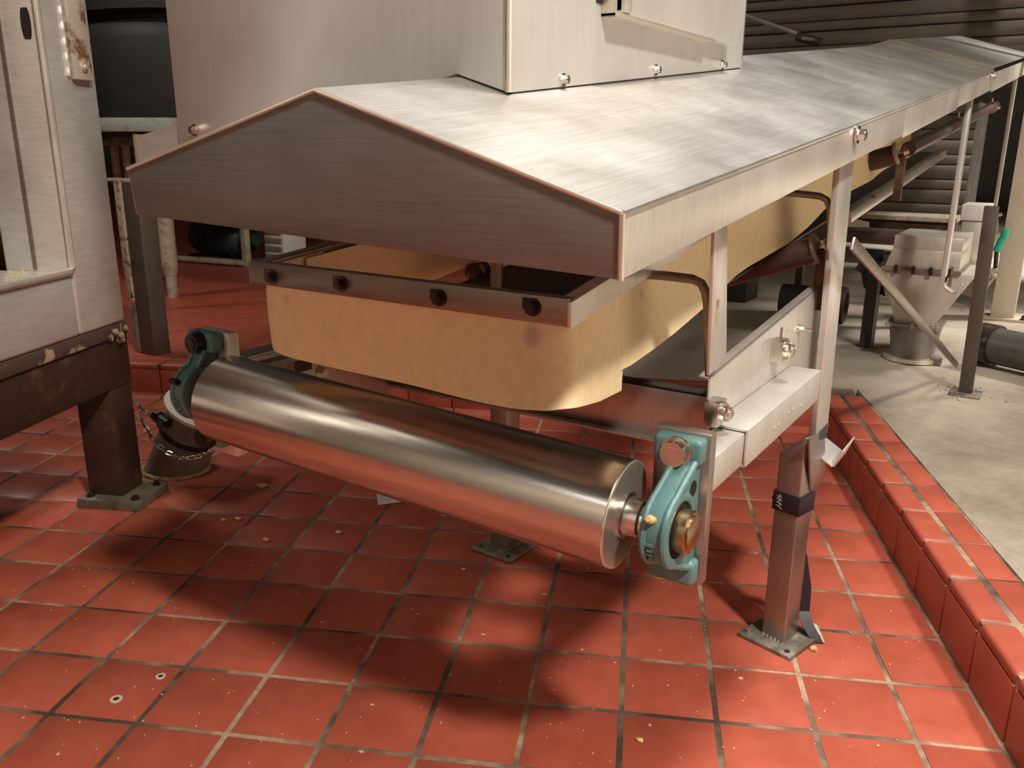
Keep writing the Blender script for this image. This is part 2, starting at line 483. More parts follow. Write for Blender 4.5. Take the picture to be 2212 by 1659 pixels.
# back curb
BY = 10.82
g = G(); tg(g, -13, 11.6, BY + 0.03, BY + 0.72, -0.08, CZ - 0.004)
trim2 = structure(g.build('trim_2', m_grout, origin=tw(2, 11)))
trim2['label'] = 'red tiled curb along the back of the pit'
for i in range(-13, 12):
    x = i + 0.45
    if x > 11.1: continue
    rel_child(trim2, cap_in, 'cap_tile', tw(x, BY + 0.2) + V((0, 0, CZ + random.uniform(-.001, .001))), TH + PI / 2)
    rel_child(trim2, cap_out, 'cap_tile', tw(x, BY + 0.62) + V((0, 0, CZ - 0.001)), TH + PI / 2)
    if x < 10.8: rel_child(trim2, face_me, 'face_tile', tw(x, BY + 0.03) + V((0, 0, 0.078)), TH + PI / 2)
# cove tile at the foot of the back curb
g = G()
for i in range(-13, 11):
    g.prism([tw(i + 0.02, BY), tw(i + 0.02, BY - 0.13), tw(i + 0.02, BY) + V((0, 0, 0.022))], tw(0.96, 0) - tw(0, 0))
o = g.build('cove_tile', m_tilecurb, trim2); o['kind'] = 'stuff'
# raised concrete floor
g = G()
tg(g, 11.73, 60, -12, 70, -0.10, CZ - 0.004)
tg(g, 3.2, 11.74, BY + 0.71, 70, -0.10, CZ - 0.0045)
conc = structure(g.build('floor_concrete', m_conc, smooth=False, origin=tw(20, 10)))
conc['label'] = 'raised stained concrete floor beyond the curb'
# slightly higher slab of concrete further right
ea = RZ.inverted() @ (at(1985, 920, 'z', CZ) - TO) / T; eb = RZ.inverted() @ (at(2212, 1045, 'z', CZ) - TO) / T
k_ = (eb.x - ea.x) / (eb.y - ea.y)
g = G(); xa = ea.x + k_ * (16 - ea.y); xb = ea.x + k_ * (-12 - ea.y)
g.prism([tw(xb, -12, CZ - .02), tw(60, -12, CZ - .02), tw(60, 16, CZ - .02), tw(xa, 16, CZ - .02)], (0, 0, 0.034))
g.build('slab', m_conc, conc, 0.008)
# raised red floor at the left rear
g = G(); tg(g, -60, 3.2, BY + 0.72, 70, -0.10, CZ - 0.003)
rf = structure(g.build('floor_raised', m_tilecurb, smooth=False, origin=tw(-5, 14)))
rf['label'] = 'raised dull red floor behind the back curb'
# far walls
g = G(); tg(g, -60, 60, 66, 67, -0.1, 6.5)
wb = structure(g.build('wall_back', m_dark, smooth=False, origin=tw(0, 66))); wb['label'] = 'dark back wall far away'
g = G(); g.box(-9, 8, -7.3, -7.2, -0.1, 6.5); g.box(-9, 8, -7.2, -7.15, -0.1, 0.5)
wf = structure(g.build('wall_front', m_column, smooth=False, origin=(0, -7.25, 0))); wf['label'] = 'pale wall behind the camera'
g = G(); g.box(6.0, 6.1, -7.2, 12, -0.1, 6.5)
wr = structure(g.build('wall_right', m_column, smooth=False, origin=(6.05, 0, 0))); wr['label'] = 'pale wall off to the right'
g = G(); tg(g, -46, -45, -30, 66, -0.1, 6.5)
wl = structure(g.build('wall_left', m_dark, smooth=False, origin=tw(-45, 10))); wl['label'] = 'dark wall at the far left'

# ================================================================== CONVEYOR FRAME
XC = 0.045          # outer face of the right rail
frame = thing('belt_conveyor', (0, 0, 0), 'stainless conveyor support frame with posts, rails and legs under the peaked hood', 'conveyor')
# side plate with a turned-in top lip
xs = -0.02
p1 = at(1536, 815, 'x', xs); p2 = at(1779, 612, 'x', xs)
zb = 0.60
g = G(); g.prism([p1, p2, V((xs, p2.y, zb)), V((xs, p1.y, zb))], (-0.005, 0, 0))
g.prism([p1, p2, p2 + V((-0.022, 0, 0)), p1 + V((-0.022, 0, 0))], (0, 0, -0.004))
sp = g.build('side_plate', m_frame, frame, 0.0012)
# outer channel (rail) and the slide tube inside it
r0 = at(1615, 952, 'x', XC); r1 = at(1776, 781, 'x', XC); rz = (r0.z + r1.z) / 2
g = G()
def chan(g, x0, x1, y0, y1, zt, zb, th):
    g.box(x0, x1, y0, y1, zt - th, zt); g.box(x1 - th, x1, y0, y1, zb, zt - th * .5); g.box(x0, x1, y0, y1, zb, zb + th)
    g.box(x0, x0 + th, y0, y1, zb, zt - th * .5)
chan(g, -0.019, XC, r0.y, r1.y, rz, rz - 0.068, 0.005)
rail = g.build('rail', m_frame, frame, 0.0022)
pb0 = at(1527, 1252, 'x', 0.04); pb1 = at(1537, 942, 'x', 0.04)
PY = (pb0.y + pb1.y) / 2
g = G(); g.box(-0.014, XC - 0.006, PY - 0.005, r0.y + 0.12, rz - 0.064, rz - 0.0065)
g.build('slide_tube', m_frame, frame, 0.003)
# rail face marks: small weld spatter row
for k, (u, v) in enumerate(((1672, 925), (1682, 918), (1704, 892), (1712, 884), (1731, 876))):
    q = at(u, v, 'x', XC + 0.0005); g = G(); g.cyl(q, q + V((0.002, 0, 0)), 0.0035, 7); g.build('weld_spot', m_edge, rail)
# bearing plate (right)
g = G(); g.box(-0.052, 0.04, PY - 0.012, PY + 0.012, pb0.z, pb1.z)
g.build('bearing_plate', m_leg, frame, 0.003)
# posts
def post(u0, v0, u1, v1, u2, v2, u3, v3, x, th, name='post', up=0.05):
    a, b, c, d = at(u0, v0, 'x', x), at(u1, v1, 'x', x), at(u2, v2, 'x', x), at(u3, v3, 'x', x)
    up = V((0, 0, up))
    g = G(); g.prism([a + (a - d).normalized() * up.z, b + (b - c).normalized() * up.z, c, d], (-th, 0, 0))
    return g.build(name, m_frame, frame, 0.0015), (a, b, c, d)
XP = 0.012
pf, q1 = post(1544, 515, 1572, 497, 1570, 768, 1533, 812, XP, 0.006)
pt, q2 = post(1815, 366, 1845, 352, 1786, 945, 1760, 965, XP, 0.014)
# little rust streak on the front post
g = G(); q = at(1551, 675, 'x', XP + 0.0006)
g.box(q.x - .001, q.x + .0004, q.y - 0.006, q.y + 0.005, q.z - 0.02, q.z + 0.02)
g.build('rust_mark', m_stain, pf)
# bent hook at the foot of the tall post
yb0 = q2[3].y; yb1 = q2[2].y
a = V((XP, 0, q2[3].z))
prof = [(0, 0.03), (0, -0.012), (0.045, -0.040), (0.062, 0.004)]
g = G()
for (xa, za), (xb, zb_) in zip(prof, prof[1:]):
    n = V((zb_ - za, 0, xa - xb)).normalized() * 0.004
    A = V((a.x + xa, yb0, a.z + za)); B = V((a.x + xb, yb0, a.z + zb_))
    g.prism([A, B, B + V((0, yb1 - yb0, 0)), A + V((0, yb1 - yb0, 0))], n)
g.build('belt_hook', m_frame, frame, 0.001)
# jack bolts on the side plate
for (u, v, r) in ((1570, 893, 0.013), (1706, 757, 0.014)):
    q = at(u, v, 'x', 0.012)
    g = G(); g.box(q.x - 0.032, q.x - 0.008, q.y - 0.020, q.y + 0.020, q.z - 0.022, q.z + 0.020)
    g.hexbolt(q + V((-0.009, 0, 0)), (1, -0.25, 0), r, 0.014)
    g.build('jack_bolt', m_bolt, frame, 0.001)
q = at(1724, 710, 'x', xs); g = G(); g.hexbolt(q, (1, 0, 0), 0.007, 0.012); g.cyl(q, q + V((0.03, 0, 0)), 0.003, 10)
g.build('stud_bolt', m_bolt, frame)
g = G(); q = at(1688, 720, 'x', xs + .0005); g.box(q.x, q.x + .0008, q.y - .006, q.y + .006, q.z - .012, q.z + .012)
g.build('slot', m_clamp, sp)
# legs: square tubes on bolted foot plates
def leg(cx, cy, ztop, rot, slant, base=0.0, wd=0.031):
    R = Matrix.Rotation(rot, 3, 'Z'); c = V((cx, cy, base))
    g = G(); L = []
    for sx, sy in ((-1, -1), (1, -1), (1, 1), (-1, 1)):
        L.append(c + R @ V((sx * wd, sy * wd, 0.0)))
    t = [p + V((0, 0, ztop - base + slant * (1 if k in (1, 2) else -1))) for k, p in enumerate(L)]
    g.hexa(L, t)
    lg = g.build('leg', m_leg, frame, 0.004, segs=3)
    g = G(); h = 0.072
    g.box(-h, h, -h, h, 0, 0.011, lambda x, y, z: c + R @ V((x, y, z)))
    g.build('foot_plate', m_foot, lg, 0.003)
    for sx, sy in ((-1, -1), (1, -1), (1, 1), (-1, 1)):
        q = c + R @ V((sx * h * .74, sy * h * .74, 0.011))
        g = G()
        if (sx, sy) != (1, -1): g.hexbolt(q, (0, 0, 1), 0.008, 0.008)
        else: g.cyl(q, q + V((0, 0, 0.001)), 0.007, 12)
        g.build('anchor_bolt', m_foot if (sx, sy) != (1, -1) else m_hole, lg)
    g = G()
    for k in range(4):
        A = c + R @ V(((-1, 1, 1, -1)[k] * wd, (-1, -1, 1, 1)[k] * wd, 0.011))
        B = c + R @ V(((-1, 1, 1, -1)[(k + 1) % 4] * wd, (-1, -1, 1, 1)[(k + 1) % 4] * wd, 0.011))
        for s in range(6):
            q = A.lerp(B, (s + .5) / 6); g.cyl(q, q + V((0, 0, 0.005)), 0.006, 6, 0.003)
    g.build('weld_bead', m_foot, lg)['kind'] = 'stuff'
    return lg
leg(-0.008, -0.004, 0.512, -0.26, 0.026)
leg(-0.835, 0.012, 0.64, -0.05, 0.0)
g = G(); g.box(-0.97, -0.80, -0.02, 0.045, 0.60, 0.66); g.build('leg_bracket', m_leg, frame, 0.002)
# gusset joining leg and tall post
g = G()
pts = [at(u, v, 'x', 0.024) for u, v in ((1744, 950), (1777, 950), (1777, 1012), (1774, 1030), (1768, 1046), (1758, 1060), (1748, 1062))]
g.prism(pts, (0.006, 0, 0)); g.build('gusset', m_leg, frame, 0.001)
# crossbeam between the two sides
g = G(); g.box(-0.97, -0.026, -0.31, -0.304, 0.572, 0.680); g.box(-0.97, -0.026, -0.31, -0.27, 0.675, 0.680); g.box(-0.97, -0.026, -0.335, -0.304, 0.566, 0.572)
g.build('crossbeam', m_leg, frame, 0.001)
# left side rail, seen from its inner face
XL = -0.965
l0 = at(535, 778, 'x', XL); l1 = at(606, 756, 'x', XL)
g = G()
ly1 = 0.10; zt = (l0.z + l1.z) / 2
zl = at(850, 840, 'x', XL).z
g.prism([V((XL, l0.y, zt)), V((XL, ly1, zt)), V((XL, ly1, zl)), V((XL, -0.30, zl)), V((XL, l0.y, zl + 0.02))], (-0.006, 0, 0))
g.box(XL - 0.055, XL, l0.y, ly1, zt, zt + 0.005)
rl = g.build('rail', m_leg, frame, 0.001)
q = at(693, 803, 'x', XL); g = G(); g.hexbolt(q, (1, 0, 0), 0.011, 0.012); g.build('rail_bolt', m_bolt, frame)
g = G(); q = at(652, 792, 'x', XL + .0006); g.box(q.x - .001, q.x + .0006, q.y - 0.03, q.y + 0.03, q.z - 0.012, q.z + 0.016); g.build('slot', m_brown, rl)
# left bearing plate
g = G(); qa = at(497, 720, 'x', -0.92)
LPY = qa.y
g.box(-1.015, -0.92, LPY - 0.006, LPY + 0.02, qa.z - 0.26, qa.z); g.build('bearing_plate', m_frame, frame, 0.002)
g = G(); g.box(-0.985, XL + 0.03, LPY + 0.02, l0.y + 0.1, zt - 0.09, zt - 0.010); g.build('slide_tube', m_leg, frame, 0.002)
# posts and hooks at the far stations
for k, (s, y) in enumerate(((3.15, 2.16), (5.2, 4.26))):
    top = hd(s, -0.02, 0.02)
    ln = 0.78 if k == 0 else 0.95
    bx = XP
    g = G(); g.box(bx - 0.02, bx, y - 0.03, y + 0.03, top.z - ln, top.z + 0.02)
    g.build('post', m_frame, frame, 0.0015)
    g = G()
    for (xa, za), (xb, zb_) in zip(prof, prof[1:]):
        n = V((zb_ - za, 0, xa - xb)).normalized() * 0.004
        A = V((bx + xa, y - .03, top.z - ln + 0.0 + za)); B = V((bx + xb, y - .03, top.z - ln + zb_))
        g.prism([A, B, B + V((0, .06, 0)), A + V((0, .06, 0))], n)
    g.build('belt_hook', m_frame, frame, 0.001)
# far leg standing on the concrete, with a flat diagonal brace
fa = at(2085, 850, 'z', CZ); fb = at(2143, 445, 'y', fa.y)
g = G(); wv = V((0.026, 0, 0)); dv = V((0, 0.016, 0))
g.hexa([fa - wv - dv, fa + wv - dv, fa + wv + dv, fa - wv + dv], [fb - wv - dv, fb + wv - dv, fb + wv + dv, fb - wv + dv])
fl = g.build('leg', m_postp, frame, 0.003)
g = G(); g.box(fa.x - .06, fa.x + .06, fa.y - .06, fa.y + .06, CZ - 0.004, CZ + 0.006); g.build('foot_plate', m_foot, fl, 0.002)
ba = at(2066, 790, 'x', 0.10); bb = at(1838, 525, 'x', 0.06)
g = G(); wz = V((0, 0.010, 0.012))
g.prism([ba - wz, ba + wz, bb + wz, bb - wz], (0.006, 0, 0)); g.build('brace', m_clamp, frame, 0.001)

# ================================================================== HOOD
hood = thing('conveyor_hood', hd(0.2, -HW / 2, HH), 'long peaked stainless hood with folded side skirt over the conveyor', 'hood')
S1, S2 = 3.55, 5.75
th = 0.003
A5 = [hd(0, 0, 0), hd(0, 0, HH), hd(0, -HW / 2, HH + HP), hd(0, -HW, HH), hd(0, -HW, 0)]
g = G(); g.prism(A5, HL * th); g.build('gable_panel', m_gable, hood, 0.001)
def roof(s0, s1, lift, side, name, mat):
    e = -HW / 2
    a = [hd(s0, e, HH + HP + lift), hd(s0, 0 if side > 0 else -HW, HH + lift)]
    n = 10
    rows = [[hd(s0 + (s1 - s0) * i / n, e + (a_ - e) * f, HH + lift + HP * (1 - f)) for f in (0, 0.25, 0.5, 0.75, 1)] for i in range(n + 1) for a_ in ((0 if side > 0 else -HW),)]
    g = G(); g.sheet(rows, -th if side > 0 else th)
    return g.build(name, mat, hood)
roof(0, S1, 0, 1, 'roof_panel', m_hood); roof(0, S1, 0, -1, 'roof_panel', m_hood)
roof(S1 - 0.05, S2, 0.02, 1, 'roof_panel', m_hood); roof(S1 - 0.05, S2, 0.02, -1, 'roof_panel', m_hood)
# lap strip at the joint
g = G(); g.prism([hd(S1 - .05, -HW / 2, HH + HP), hd(S1 - .05, 0, HH), hd(S1 - .05, 0, HH + 0.022), hd(S1 - .05, -HW / 2, HH + HP + 0.022)], HL * 0.004)
g.build('lap_strip', m_clamp, hood)
for s0, s1, dn in ((0, 1.56, 0), (1.56, 2.5, 0.006), (2.5, 3.55, 0.0), (3.55, S2, 0.01)):
    g = G(); g.prism([hd(s0, 0, -dn), hd(s1, 0, -dn), hd(s1, 0, HH), hd(s0, 0, HH)], HA * -th)
    g.build('skirt', m_frame, hood, 0.0008)
g = G(); g.prism([hd(0, -HW, 0), hd(S2, -HW, 0), hd(S2, -HW, HH), hd(0, -HW, HH)], HA * th); g.build('skirt', m_frame, hood, 0.0008)
# rolled front edges that catch the light
g = G(); g.tube([hd(0, 0, 0), hd(0, 0, HH)], 0.0035, 8); g.tube([hd(0, 0, HH), hd(0, -HW / 2, HH + HP), hd(0, -HW, HH)], 0.003, 8)
g.build('folded_edge', m_edge, hood)
g = G(); g.tube([hd(0, 0, HH), hd(S1, 0, HH)], 0.004, 8); g.build('folded_edge', m_hood, hood)
for (u, v) in ((1850, 291), (2141, 166)):
    q = at(u, v, 'x', HB.x + 0.004); g = G(); g.hexbolt(q, (1, 0, 0), 0.012, 0.014); g.build('skirt_bolt', m_bolt, hood)

# ================================================================== CHUTE ON THE HOOD
CX1, CY0, CY1, CXL = -0.278, -0.814, 0.185, -1.058
CT = 1.95
chute = thing('inspection_chute', (CX1 - 0.2, CY0 + 0.3, 1.25), 'tall square sheet-steel chute with a hatch rising from the hood roof', 'chute')
def roofz(x, y):
    # height of the hood roof at plan position x, y
    s = (y - HB.y) / HL.y
    a = (x - HB.x)
    f = min(1, abs(a + HW / 2) / (HW / 2))
    return hd(s, a, HH + HP * (1 - f)).z
gp = 0.010
ridge = HB.x - HW / 2
zl = 1.14
g = G(); g.prism([V((CX1, CY0, roofz(CX1, CY0) + gp)), V((CX1, CY0, CT)), V((CXL, CY0, CT)), V((CXL, CY0, zl)), V((HB.x - HW, CY0, zl)), V((HB.x - HW, CY0, roofz(HB.x - HW + .01, CY0) + gp)), V((ridge, CY0, roofz(ridge, CY0) + gp))], (0, 0.004, 0))
g.build('front_panel', m_chute, chute, 0.001)
g = G(); g.prism([V((CX1, CY0 + .004, roofz(CX1, CY0) + gp)), V((CX1, CY1, roofz(CX1, CY1) + gp)), V((CX1, CY1, CT)), V((CX1, CY0 + .004, CT))], (-0.004, 0, 0))
side = g.build('side_panel', m_chute, chute, 0.001)
g = G(); g.box(CXL, CXL + 0.004, CY0 + .004, CY1, zl, CT); g.box(CXL, CX1, CY1 - .004, CY1, 1.36, CT); g.build('rear_panel', m_chute, chute)
g = G(); g.box(CXL, CX1, CY0, CY1, CT, CT + 0.004); g.build('top_panel', m_chute, chute)
g = G(); g.tube([V((CX1, CY0, roofz(CX1, CY0) + gp)), V((CX1, CY0, CT))], 0.005, 8); g.build('corner_seam', m_edge, chute)
# black gasket between chute and roof
n = 8; rows = []
g = G()
for i in range(n):
    y0 = CY0 + 0.004 + (CY1 - CY0 - .01) * i / n; y1 = CY0 + 0.004 + (CY1 - CY0 - .01) * (i + 1) / n
    g.hexa([V((CX1 - .012, y0, roofz(CX1 - .01, y0) - .001)), V((CX1 - .002, y0, roofz(CX1, y0) - .001)), V((CX1 - .002, y1, roofz(CX1, y1) - .001)), V((CX1 - .012, y1, roofz(CX1 - .01, y1) - .001))],
           [V((CX1 - .012, y0, roofz(CX1, y0) + gp + .003)), V((CX1 - .002, y0, roofz(CX1, y0) + gp + .003)), V((CX1 - .002, y1, roofz(CX1, y1) + gp + .003)), V((CX1 - .012, y1, roofz(CX1, y1) + gp + .003))])
g.hexa([V((ridge, CY0 + .003, roofz(ridge, CY0) - .001)), V((CX1 - .002, CY0 + .003, roofz(CX1, CY0) - .001)), V((CX1 - .002, CY0 + .012, roofz(CX1, CY0) - .001)), V((ridge, CY0 + .012, roofz(ridge, CY0) - .001))],
       [V((ridge, CY0 + .003, roofz(ridge, CY0) + gp + .002)), V((CX1 - .002, CY0 + .003, roofz(CX1, CY0) + gp + .002)), V((CX1 - .002, CY0 + .012, roofz(CX1, CY0) + gp + .002)), V((ridge, CY0 + .012, roofz(ridge, CY0) + gp + .002))])
g.build('gasket', m_gap, chute)
for (u, v) in ((1215, 172), (1415, 151), (1559, 140)):
    q = at(u, v, 'x', CX1); g = G(); g.hexbolt(q, (1, 0, 0), 0.007, 0.009); g.build('panel_bolt', m_bolt, chute)
q = at(422, 281, 'y', CY0); g = G(); g.hexbolt(q, (0, -1, 0), 0.008, 0.009); g.build('panel_bolt', m_bolt, chute)
# hatch: frame ledge, door, stile with a slot
h0 = at(1298, 33, 'x', CX1); h1 = at(1510, 95, 'x', CX1); h2 = at(1563, 105, 'x', CX1)
hz = (h0.z + h1.z) / 2
g = G(); g.box(CX1, CX1 + 0.034, h0.y, h1.y, hz, hz + 0.006); g.box(CX1, CX1 + 0.028, h0.y, h0.y + 0.005, hz, CT - .05)
g.build('hatch_ledge', m_edge, chute, 0.001)
hs = at(1330, 0, 'x', CX1 + .03).y; hd0 = at(1345, 0, 'x', CX1 + .03).y
g = G(); g.box(CX1, CX1 + 0.03, hd0, h2.y, hz + 0.006, CT - 0.06); g.build('hatch_door', m_chute, chute, 0.002)
g = G(); g.box(CX1, CX1 + 0.036, hd0 + 0.0, hd0 + 0.028, hz + 0.007, CT - 0.06); g.build('hatch_stile', m_cab, chute, 0.004)
g = G(); g.box(CX1 - 0.002, CX1 + 0.003, hs - 0.012, hd0, hz + 0.02, CT - 0.06); g.build('hatch_slot', m_hole, chute)
# side flange on the left of the chute
g = G(); fx0 = at(304, 300, 'y', CY0 + .004).x
g.prism([V((fx0, CY0 + .004, at(305, 292, 'y', CY0).z)), V((CXL, CY0 + .004, at(380, 268, 'y', CY0).z)), V((CXL, CY0 + .004, 1.12)), V((fx0, CY0 + .004, 1.10))], (0, 0.004, 0))
g.build('side_flange', m_cab, chute)

# ================================================================== HEAD PULLEY AND BEARINGS
AX = V((math.cos(.062) * math.cos(-.059), math.sin(.062) * math.cos(-.059), math.sin(-.059)))
P0 = V((-0.45, -0.85, 0.656)); RD = 0.0850
def ax(s): return P0 + AX * s
pulley = thing('head_pulley', ax(-0.1) - V((0, 0, RD)), 'long polished steel drum pulley below the cream skirt', 'pulley')
g = G(); g.lathe(ax(-0.455), AX, [(0, RD - .003), (0.003, RD), (0.42, RD + .0008), (0.849, RD), (0.8515, RD - .0025), (0.8515, 0.03)], 64); g.build('drum_shell', m_drum, pulley)
g = G(); g.ring(ax(0.3945), ax(0.3972), RD - 0.0015, RD - 0.0032, 64); g.build('drum_rim', m_edge, pulley)
g = G(); g.lathe(ax(0.3950), AX, [(0, RD - .004), (0.0021, RD - .004), (0.0022, 0.04), (0.0022, 0.02)], 48); g.build('end_disc', m_disc, pulley)
g = G(); g.lathe(ax(0.393), AX, [(0, 0.036), (0.008, 0.036), (0.010, 0.030), (0.03, 0.0285), (0.033, 0.024), (0.088, 0.024), (0.090, 0.0225)], 28); g.build('shaft', m_bolt, pulley)
g = G(); g.lathe(ax(-0.455), -AX, [(0, 0.03), (0.02, 0.03), (0.021, 0.024), (0.12, 0.024)], 24); g.build('shaft', m_bolt, pulley)

def pillow(s, yplate, sx, label, zc=0.0):
    c = ax(s); D = yplate - c.y                  # distance from base to shaft centre
    t = thing('pillow_block', V((c.x, yplate, c.z)), label, 'bearing', 'pillow block bearings of the head pulley')
    def P(x, d, z): return V((c.x + x, yplate - d, c.z + z))
    RH = 0.055; HZ = 0.120
    prof = [(0.002, -HZ + .008), (0.027, -HZ + .008), (0.031, -0.084)]
    for k in range(15):
        a = -PI * 0.42 + PI * 0.84 * k / 14
        prof.append((D + RH * math.cos(a), RH * math.sin(a)))
    prof += [(0.031, 0.084), (0.027, HZ - .008), (0.002, HZ - .008)]
    # web with an opening behind the bearing
    web = [(0.034, -0.094)] + prof[3:-3] + [(0.034, 0.094), (0.012, 0.094), (0.012, -0.094)]
    g = G(); g.prism([P(-0.015, d, z) for d, z in prof], (0.030, 0, 0))
    g.build('housing', m_teal, t, 0.004, segs=3)
    # raised rim strips following the outline on both sides
    for xx in (-0.0155, 0.0155):
        g = G(); path = [P(xx, d, z) for d, z in ([(0.030, -0.086)] + prof[3:-3] + [(0.030, 0.086)])]
        g.tube(path, 0.0055, 8); g.build('housing_rib', m_teal, t)
    g = G(); g.ring(P(-0.021, D, 0), P(0.021, D, 0), RH, RH - 0.012, 36); g.build('housing_ring', m_teal, t, 0.002)
    for sg in (-1, 1):
        g = G(); g.box(0, 1, 0, 1, 0, 1, lambda x, y, z: P((-0.054 if sx > 0 else -0.040) + 0.078 * x, 0.0005 + 0.030 * y, sg * (0.078 + 0.042 * z)))
        g.build('mounting_lug', m_teal, t, 0.008, segs=3)
    g = G(); g.cyl(P(sx * 0.013, D, 0), P(sx * 0.0165, D, 0), RH - 0.011, 30); g.build('cavity_shade', m_hole, t)  # dark disc stands in for the shaded cavity between ring and collar
    g = G(); g.lathe(P(sx * 0.012, D, 0), (sx, 0, 0), [(0, 0.033), (0.024, 0.033), (0.026, 0.031), (0.026, 0.026), (0.029, 0.026), (0.030, 0.024)], 30); g.build('locking_collar', m_bronze, t)
    for zz_ in (0.045, -0.05):
        g = G(); g.cyl(P(sx * 0.0148, 0.030, zz_), P(sx * 0.0156, 0.030, zz_), 0.013, 16); g.build('core_hole', m_hole, t)
    for sg in (-1, 1):
        q = P(-0.014 if sx > 0 else 0, 0.031, sg * 0.099)
        g = G(); g.cyl(q, q + V((0, -0.004, 0)), 0.024, 22); g.cyl(q + V((0, -.004, 0)), q + V((0, -0.019, 0)), 0.0205, 22, 0.0195)
        g.cyl(q + V((0, -.019, 0)), q + V((0, -0.0205, 0)), 0.013, 6)
        if sg > 0 or sx < 0: g.build('mounting_bolt', m_bolt if sx > 0 else m_iron, t)
        else: g.bm.free()
    q = P(-0.004, D + RH * 0.86, RH * 0.5); g = G(); g.cyl(q, q + V((0, -0.012, 0.006)), 0.006, 12); g.cyl(q + V((0, -0.012, 0.006)), q + V((0, -0.018, 0.009)), 0.007, 12, 0.004)
    g.build('grease_nipple', m_husk if sx > 0 else m_iron, t)
    # worn raised casting marks on the front of the housing
    g = G()
    for k in range(4):
        a = -0.15 - 0.17 * k
        q = P(-0.012, D + (RH + .0005) * math.cos(a), (RH + .0005) * math.sin(a))
        g.box(q.x, q.x + 0.014 - 0.003 * (k % 2), q.y - 0.002, q.y + 0.002, q.z - 0.002, q.z + 0.002)
        if k % 2: g.box(q.x, q.x + 0.003, q.y - 0.002, q.y + 0.002, q.z - 0.002, q.z + 0.007)
    g.build('casting_mark', m_teal, t)['kind'] = 'stuff'
    return t
pillow(0.464, PY - 0.012, 1, 'teal pillow block bearing on the near right end of the drum pulley')
pillow(-0.522, LPY - 0.006, -1, 'shaded dark teal pillow block bearing at the far left drum end')

# ================================================================== CREAM SKIRT UNDER THE HOOD
sk = thing('discharge_skirt', (-0.43, -0.6, 0.95), 'cream urethane skirt hanging from a bolted steel clamp bar', 'skirt')
YF = -0.905; XLk, XRk = -0.742, -0.118
def zbar(y, s=-1):
    if s < 0: return 0.949 + 0.093 * (y - YF)
    return 0.949 + 0.165 * (min(y, -0.40) - YF) + 0.105 * max(0, y + 0.40)
def lerp(a, b, t): return a + (b - a) * t
top = []; N = 44
def plan(t):
    # path of the front sheet: left return, rounded corner, front run, rounded corner, right return
    rc = 0.035; L1 = 0.12; L2 = (XRk - XLk) - 2 * rc; L3 = 0.13; ac = rc * PI / 2
    tot = L1 + ac + L2 + ac + L3; d = t * tot
    if d < L1: return V((XLk, YF + rc + L1 - d, 0)), V((-1, 0, 0))
    d -= L1
    if d < ac:
        a = d / rc; return V((XLk + rc - rc * math.cos(a), YF + rc - rc * math.sin(a), 0)), V((-math.cos(a), -math.sin(a), 0))
    d -= ac
    if d < L2: return V((XLk + rc + d, YF, 0)), V((0, -1, 0))
    d -= L2
    if d < ac:
        a = d / rc; return V((XRk - rc + rc * math.sin(a), YF + rc - rc * math.cos(a), 0)), V((math.sin(a), -math.cos(a), 0))
    d -= ac
    return V((XRk, YF + rc + d, 0)), V((1, 0, 0))
rows = []
NR = 12
ctrl = [(0.19, 598, 762), (0.23, 640, 775), (0.33, 735, 797), (0.5, 895, 831), (0.65, 1045, 868), (0.74, 1120, 883), (0.80, 1180, 887), (0.857, 1232, 882), (0.93, 1290, 866), (1.0, 1338, 843)]
def botpx(t):
    for (a, u0, v0), (b, u1, v1) in zip(ctrl, ctrl[1:]):
        if a <= t <= b:
            f = (t - a) / (b - a); return lerp(u0, u1, f), lerp(v0, v1, f)
def botpt(t):
    if t < 0.19:
        p, nn = plan(t); return V((p.x - 0.0, p.y, 0.808 + 0.03 * (1 - t / 0.19)))
    fl = 0.002 + 0.034 * max(0, (min(t, 0.80) - 0.40) / 0.40) ** 1.5
    if t <= 0.80: return at(*botpx(t), 'y', YF - fl)
    fx = XRk + lerp(0.020, 0.004, max(0, (t - 0.857)) / 0.143)
    if t >= 0.857: return at(*botpx(t), 'x', fx)
    return botpt(0.80).lerp(botpt(0.857), (t - 0.80) / 0.057)
for i in range(NR + 1):
    f = i / NR; row = []
    for k in range(N + 1):
        t = k / N; p, nn = plan(t)
        a_ = V((p.x, p.y, 0.955 + 0.10 * (p.y - YF))); b_ = botpt(t)
        q = a_.lerp(b_, f)
        lat = a_.lerp(b_, f ** 1.6)
        row.append(V((lat.x, lat.y, q.z)) + nn * (0.003 * math.sin(7 * t + 3 * f) * f))
    rows.append(row)
g = G(); g.sheet(rows, 0.005); g.build('front_liner', m_yel, sk)
def long_liner(x, sgn, y0, y1, botpts):
    rows = []; n = 30
    for i in range(9):
        f = i / 8; row = []
        for k in range(n + 1):
            y = lerp(y0, y1, k / n)
            zt_ = zbar(y, sgn) + 0.003
            zb_ = botpts[-1][1] + 0.10 * (y - botpts[-1][0])
            for (ya, za), (yb, zb2) in zip(botpts, botpts[1:]):
                if ya <= y <= yb: zb_ = lerp(za, zb2, (y - ya) / (yb - ya))
            if y < botpts[0][0]: zb_ = botpts[0][1]
            wv = 0.006 * math.sin(9 * y) * f + 0.010 * f * f
            row.append(V((x + sgn * wv, y, lerp(zt_, zb_, f) + (random.uniform(-.0015, .0015) if i == 8 else 0))))
        rows.append(row)
    g = G(); g.sheet(rows, 0.005); return g.build('side_liner', m_yel, sk)
long_liner(-0.121, 1, -0.80, 1.6, [(-0.721, 0.832), (-0.591, 0.853), (-0.407, 0.884), (-0.25, 0.912), (0.136, 0.957), (0.549, 1.027)])
